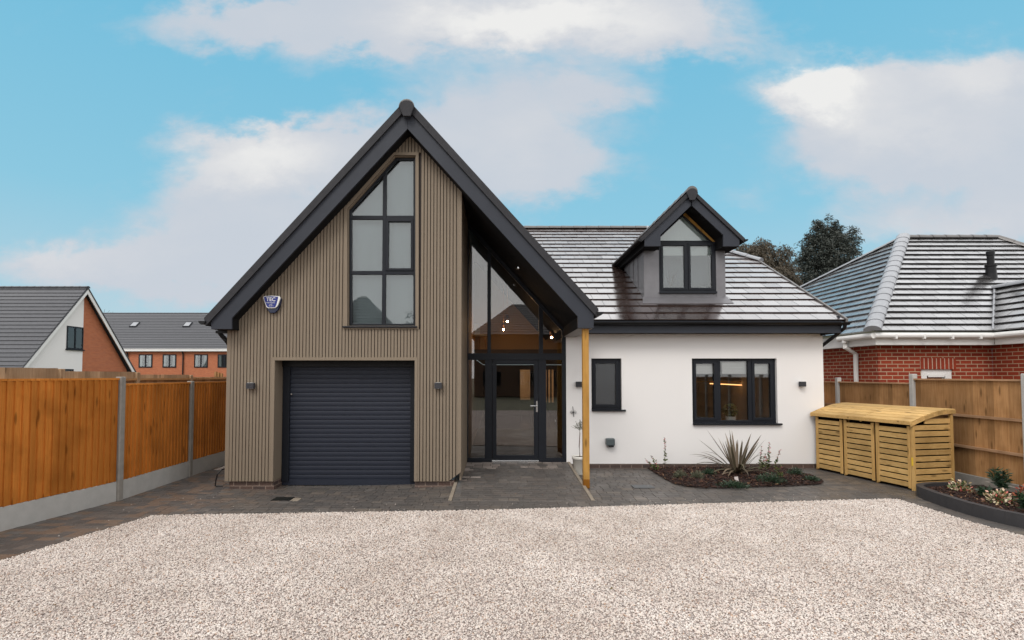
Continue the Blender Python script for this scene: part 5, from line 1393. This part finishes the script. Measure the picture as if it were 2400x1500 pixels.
# ------------------------------------------------------------------ trees
def spray_tree(name, label, cx, cy, blobs, n, trunk_h, mats, ls, droop=.3, group=None):
    t = thing(name, label, 'tree', (cx,cy,0), group)
    tr = MB(); tr.tube([(cx,cy,-.1),(cx+.05,cy,trunk_h*.5),(cx,cy,trunk_h)], [.32,.22,.07], 10)
    for (bx_,by_,bz_,rx,ry,rz) in blobs:
        tr.tube([(cx,cy,max(1,bz_-rz*1.1-1)),(cx+(bx_)*.6,cy+by_*.6,bz_-rz*.4),(cx+bx_,cy+by_,bz_+rz*.3)], [.10,.06,.02], 5)
    tr.build('trunk', M['bark_trunk'], t)
    m = MB(); tot = sum(b[3]*b[4]+b[3]*b[5] for b in blobs)
    for (bx_,by_,bz_,rx,ry,rz) in blobs:
        nb_ = int(n*(rx*ry+rx*rz)/tot)
        # boughs: clusters of sprays that hang from points on the blob
        for i in range(max(22,nb_//16)):
            d = rv(); r_ = random.uniform(.35,1.12)**.6*random.choice((1,1,1.12,.9)); c = Vector((cx+bx_+d.x*rx*r_, cy+by_+d.y*ry*r_, bz_+d.z*rz*r_))
            out = Vector((d.x,d.y,-droop*random.uniform(.3,1.6)+d.z*.3))
            ext = random.uniform(1.6,5.5) if random.random() < .3 else random.uniform(1.0,2.6)
            for q in range(16):
                t_ = random.random(); p = c+out*ls*ext*(t_-.25)+Vector((0,0,-droop*ls*ext*.35*t_*t_))+rv()*ls*.8*(1.1-t_*.6)
                leaf_quad(m, p, out+rv()*.7, rv(), ls*random.uniform(.6,1.3), ls*random.uniform(.14,.32))
    m.build('crown', M[mats], t)
Yc = dY(38); k_ = 38/FPX
cxx = PX(1945,Yc); zt = lambda v: PZ(v,Yc)
def bb(u, v, ru, rv_, yy=0): return (PX(u,Yc)-cxx, yy, PZ(v,Yc), ru*k_, ru*k_*.9, rv_*k_)
blobs = [bb(1942,556,28,22),bb(1925,570,36,26),bb(1958,568,36,26),bb(1940,596,52,30),bb(1905,612,30,22),bb(1975,600,30,30),bb(1912,640,40,30),bb(1950,640,60,40),bb(1990,640,34,34),bb(2006,570,11,22),bb(2008,548,7,16),bb(1926,532,9,20),bb(1949,527,9,22),bb(1967,538,8,20),bb(1908,560,8,18),bb(1984,566,9,20),bb(1894,600,8,16),bb(2010,600,16,22),bb(1900,672,36,30),bb(1950,690,70,40),bb(2000,690,40,40),bb(1920,528,12,6),bb(1966,535,9,9)]
spray_tree('cypress_tree','tall dark grey-green cypress with drooping sprays between the two roofs',cxx,Yc,blobs,34000,zt(540),'conifer',.25,.45)
Yc = dY(34); k_ = 34/FPX; cxx = PX(1795,Yc)
blobs = [bb(1758,590,26,18),bb(1785,580,20,14),bb(1800,575,16,12),bb(1775,605,40,26),bb(1815,605,26,24),bb(1842,590,20,12),bb(1850,612,10,24),bb(1830,635,36,26),bb(1855,660,20,26),bb(1800,650,60,40),bb(1865,690,20,24),bb(1745,582,14,8),bb(1820,690,50,30)]
spray_tree('weeping_tree','brown-green weeping tree peeping over the white wing roof right of the dormer',cxx,Yc,blobs,26000,zt(590),'brown_tree',.20,1.1)
# bare twigs behind the terrace roof
m = MB(); Yq = dY(75); x0 = PX(236,Yq); z0 = PZ(745,Yq)
for i in range(26):
    a = random.uniform(0,6.28); e = Vector((math.cos(a)*.9,math.sin(a)*.9,random.uniform(.7,1.6)))*random.uniform(.6,1.1); p = Vector((x0,Yq,z0-1)); m.tube([p, p+e*.8+Vector((0,0,.3)), p+e*1.5], [.05,.03,.012], 4)
m.tube([(x0,Yq,0),(x0,Yq,z0-.6)], [.25,.07], 7)
tag(m.build('bare_tree', M['bark_trunk'], loc=(x0,Yq,0)), 'bare twiggy treetop poking up behind the terrace roof', 'tree')

# ================================================================== across the road (mirrored in the glass)
def hip_house(name, label, x0, x1, y0, y1, ez, rz, wallm, wf='anth'):
    t = thing(name, label, 'house', ((x0+x1)/2,(y0+y1)/2,0))
    MB().box(x0,x1,y0,y1,0,ez).build('wall', wallm, t)
    ym = (y0+y1)/2; h_ = (y1-y0)/2; o_ = .4
    m = MB(); a = [(x0-o_,y0-o_,ez),(x1+o_,y0-o_,ez),(x1+o_,y1+o_,ez),(x0-o_,y1+o_,ez)]; r1_, r2_ = (x0+h_*.8,ym,rz), (x1-h_*.8,ym,rz)
    m.add(a+[r1_,r2_], [(0,1,5,4),(1,2,5),(2,3,4,5),(3,0,4)])
    an = math.atan((rz-ez)/(h_+o_)); 
    tiles(m, (0,y1+o_,ez), (1,0,0), (0,-math.cos(an),math.sin(an)), (h_+o_)/math.cos(an), lambda v: x0-o_+v*math.cos(an)*(h_*.8+o_)/(h_+o_), lambda v: x1+o_-v*math.cos(an)*(h_*.8+o_)/(h_+o_), .45, 40, .05, 0, 1.1, False)
    m.build('roof', M['tile3'], t)
    for i in range(3):
        xx = x0+(x1-x0)*(i+.5)/3
        w = MB().ring(rect((xx-.8,xx+.8,1.0,2.3)), inset(rect((xx-.8,xx+.8,1.0,2.3)),.08), y1+.005, y1+.05).build('window', M[wf], t)
        MB().box(xx-.72,xx+.72,y1+.02,y1+.03,1.08,2.22).build('pane', M['glass'], w)
hip_house('villa','brick villa with a grey hipped roof across the road, mirrored in the gable window',-17,-9.2,-46,-37,5.0,9.6,M['brick_orange'])
hip_house('villa','brown brick villa with a dark hipped roof across the road, mirrored in the entrance glass',-2.2,7.5,-44,-35,5.6,9.0,M['brick_dim'])
Yc = -38; cxx = -6.2
blobs = [(0,0,6.5,1.9,1.6,1.7),(-1.2,0,5.2,1.6,1.5,1.5),(1.1,0,5.4,1.5,1.4,1.4),(.2,0,8.0,1.0,1.0,.9)]
spray_tree('garden_tree','leafy round tree across the road, mirrored in the gable window',cxx,Yc,blobs,6000,5.5,'conifer',.24,.1)

# ================================================================== sky and light
SUN_EL, SUN_AZ = R(48), R(205)      # azimuth measured from +Y towards +X
wld = bpy.data.worlds.new("World"); scene.world = wld; wld.use_nodes = True
nt = wld.node_tree; nt.nodes.clear()
class W(NT):
    def __init__(s, t): s.t = t
k = W(nt)
out = k.n('ShaderNodeOutputWorld'); bg = k.n('ShaderNodeBackground'); bg.inputs[1].default_value = .10; k.l(bg.outputs[0], out.inputs[0])
sky = k.n('ShaderNodeTexSky', sky_type='NISHITA'); sky.sun_disc = False; sky.sun_elevation = SUN_EL; sky.sun_rotation = SUN_AZ; sky.altitude = 50; sky.air_density = 1.0; sky.dust_density = .6; sky.ozone_density = 1.2
tc_ = k.n('ShaderNodeTexCoord'); D = tc_.outputs['Generated']
sp = k.n('ShaderNodeSeparateXYZ'); k.l(D, sp.inputs[0]); dx_s, dy_s, dz_s = sp.outputs
el = k.n('ShaderNodeMapRange'); k.l(dz_s, el.inputs[0]); el.inputs[1].default_value = 0; el.inputs[2].default_value = .62
clear = k.ramp(el.outputs[0], [(0,(5.3,6.8,7.4)),(.18,(4.5,6.6,7.6)),(.45,(2.75,6.1,7.8)),(.8,(2.0,5.6,7.7)),(1,(1.7,5.25,7.6))])
blue = k.mix(.90, sky.outputs[0], clear)
# clouds: soft masses at fixed bearings, broken up by noise
yy = k.math('MAXIMUM', dy_s, .08)
gx, gz = k.math('DIVIDE', dx_s, yy), k.math('DIVIDE', dz_s, yy)
nvec = k.n('ShaderNodeCombineXYZ'); k.l(gx, nvec.inputs[0]); k.l(k.math('MULTIPLY', gz, 1.7), nvec.inputs[1]); k.l(k.math('MULTIPLY', dy_s, .3), nvec.inputs[2])
wr1 = k.noise(nvec.outputs[0], 3.2, 8, .6, .25); wr2 = k.noise(nvec.outputs[0], 9.0, 5, .6, .1)
wx = k.math('ADD', gx, k.math('MULTIPLY', k.math('SUBTRACT', wr1, .5), .26)); wz = k.math('ADD', gz, k.math('MULTIPLY', k.math('SUBTRACT', wr2, .5), .14))
def blob(u, v, ru, rv_, amp):
    a = k.math('DIVIDE', k.math('SUBTRACT', wx, (u-CX)/FPX), ru/FPX); b = k.math('DIVIDE', k.math('SUBTRACT', wz, (880-v)/FPX), rv_/FPX)
    r2_ = k.math('ADD', k.math('MULTIPLY', a, a), k.math('MULTIPLY', b, b))
    return k.math('MULTIPLY', k.math('EXPONENT', k.math('MULTIPLY', r2_, -1.0)), amp)
def total(bl_):
    s_ = None
    for b in bl_:
        q = blob(*b); s_ = q if s_ is None else k.math('ADD', s_, q)
    return s_
mass = total([(1180,10,430,105,1.35),(1560,30,170,80,1.0),(1240,190,300,70,.62),(1430,205,130,45,.4),(860,50,260,70,.6),(450,50,270,65,.66),(700,10,240,50,.5),(690,150,60,40,.22),(640,350,230,75,1.2),(900,370,300,100,1.0),(480,440,130,50,.7),(430,560,210,110,.50),(210,620,220,55,.85),(700,560,340,110,.95),(520,670,380,60,.55),(1150,330,230,110,1.0),(1340,400,150,70,.62),
              (1960,205,120,70,1.0),(2010,240,150,75,1.2),(2290,225,240,120,1.35),(2120,350,280,80,1.1),(2330,390,200,60,.7),(2260,510,330,60,.75),(1790,95,150,38,.36),(1700,455,130,28,.26),(1480,515,130,26,.22),(2750,350,300,200,1.1),(3500,250,700,420,1.4),(3400,700,800,300,1.2)])
fb = k.noise(nvec.outputs[0], 5.0, 9, .58, .3)
mask_f = k.math('ADD', mass, k.math('MULTIPLY', k.math('SUBTRACT', fb, .5), 1.15))
mk = k.n('ShaderNodeMapRange', interpolation_type='SMOOTHSTEP'); k.l(mask_f, mk.inputs[0]); mk.inputs[1].default_value = .16; mk.inputs[2].default_value = .92
# elsewhere: unseen cloud, brightened to light the front and whiten the roof's reflection
gn = k.noise(D, 2.2, 7, .55, .3); gm = k.n('ShaderNodeMapRange', interpolation_type='SMOOTHSTEP'); k.l(gn, gm.inputs[0]); gm.inputs[1].default_value = .12; gm.inputs[2].default_value = .30
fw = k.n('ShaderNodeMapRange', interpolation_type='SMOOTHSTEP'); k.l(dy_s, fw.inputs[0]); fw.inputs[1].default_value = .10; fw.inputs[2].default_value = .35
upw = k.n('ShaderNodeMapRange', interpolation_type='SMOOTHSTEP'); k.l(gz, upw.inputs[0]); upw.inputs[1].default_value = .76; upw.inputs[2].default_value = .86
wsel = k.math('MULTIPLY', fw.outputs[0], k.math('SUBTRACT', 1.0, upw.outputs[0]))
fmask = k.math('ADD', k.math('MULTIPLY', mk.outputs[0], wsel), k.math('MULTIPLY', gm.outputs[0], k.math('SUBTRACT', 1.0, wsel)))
lit = total([(1940,190,110,60,.8),(1330,20,360,70,1.1),(1120,50,200,50,.5),(640,340,170,75,1.0),(480,400,160,50,.5),(1960,190,170,80,1.1),(2330,150,150,80,.8),(2150,300,220,60,.5),(150,600,160,50,.45),(2120,545,260,50,.5),(1200,300,160,80,.35)])
lf = k.math('ADD', k.math('MULTIPLY', lit, .85), k.math('MULTIPLY', k.math('SUBTRACT', k.noise(nvec.outputs[0], 7, 6), .5), .5), True)
ccol = k.ramp(lf, [(0,(5.95,6.3,6.95)),(.3,(6.5,6.65,7.1)),(.65,(7.6,7.5,7.6)),(1,(9.0,8.75,8.5))])
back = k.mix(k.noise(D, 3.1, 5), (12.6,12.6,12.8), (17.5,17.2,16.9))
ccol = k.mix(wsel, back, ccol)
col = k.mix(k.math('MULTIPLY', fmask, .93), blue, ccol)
# below the horizon: dull ground light
gnd = k.n('ShaderNodeMapRange', interpolation_type='SMOOTHSTEP'); k.l(dz_s, gnd.inputs[0]); gnd.inputs[1].default_value = -.06; gnd.inputs[2].default_value = .0
col = k.mix(gnd.outputs[0], (1.6,1.5,1.4), col)
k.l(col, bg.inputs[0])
ld = bpy.data.lights.new('sun','SUN'); lo = bpy.data.objects.new('sun', ld); COL.objects.link(lo)
ld.energy = 1.5; ld.angle = R(24); ld.color = (1,.95,.89)
sd_ = Vector((math.sin(SUN_AZ)*math.cos(SUN_EL), math.cos(SUN_AZ)*math.cos(SUN_EL), math.sin(SUN_EL)))
lo.rotation_euler = (-sd_).to_track_quat('-Z','Y').to_euler(); lo.location = (0,-20,30)
scene.view_settings.view_transform = 'Standard'; scene.view_settings.look = 'None'; scene.view_settings.exposure = 0.0; scene.view_settings.gamma = 1
scene.render.engine = 'CYCLES'
c = scene.cycles; c.max_bounces = 8; c.diffuse_bounces = 3; c.glossy_bounces = 4; c.transparent_max_bounces = 12; c.caustics_reflective = False; c.caustics_refractive = False
c.sample_clamp_indirect = 6; c.use_adaptive_sampling = True; c.adaptive_threshold = .015
try:
    c.use_denoising = True; c.denoiser = 'OPENIMAGEDENOISE'; c.denoising_input_passes = 'RGB_ALBEDO_NORMAL'
except Exception: pass
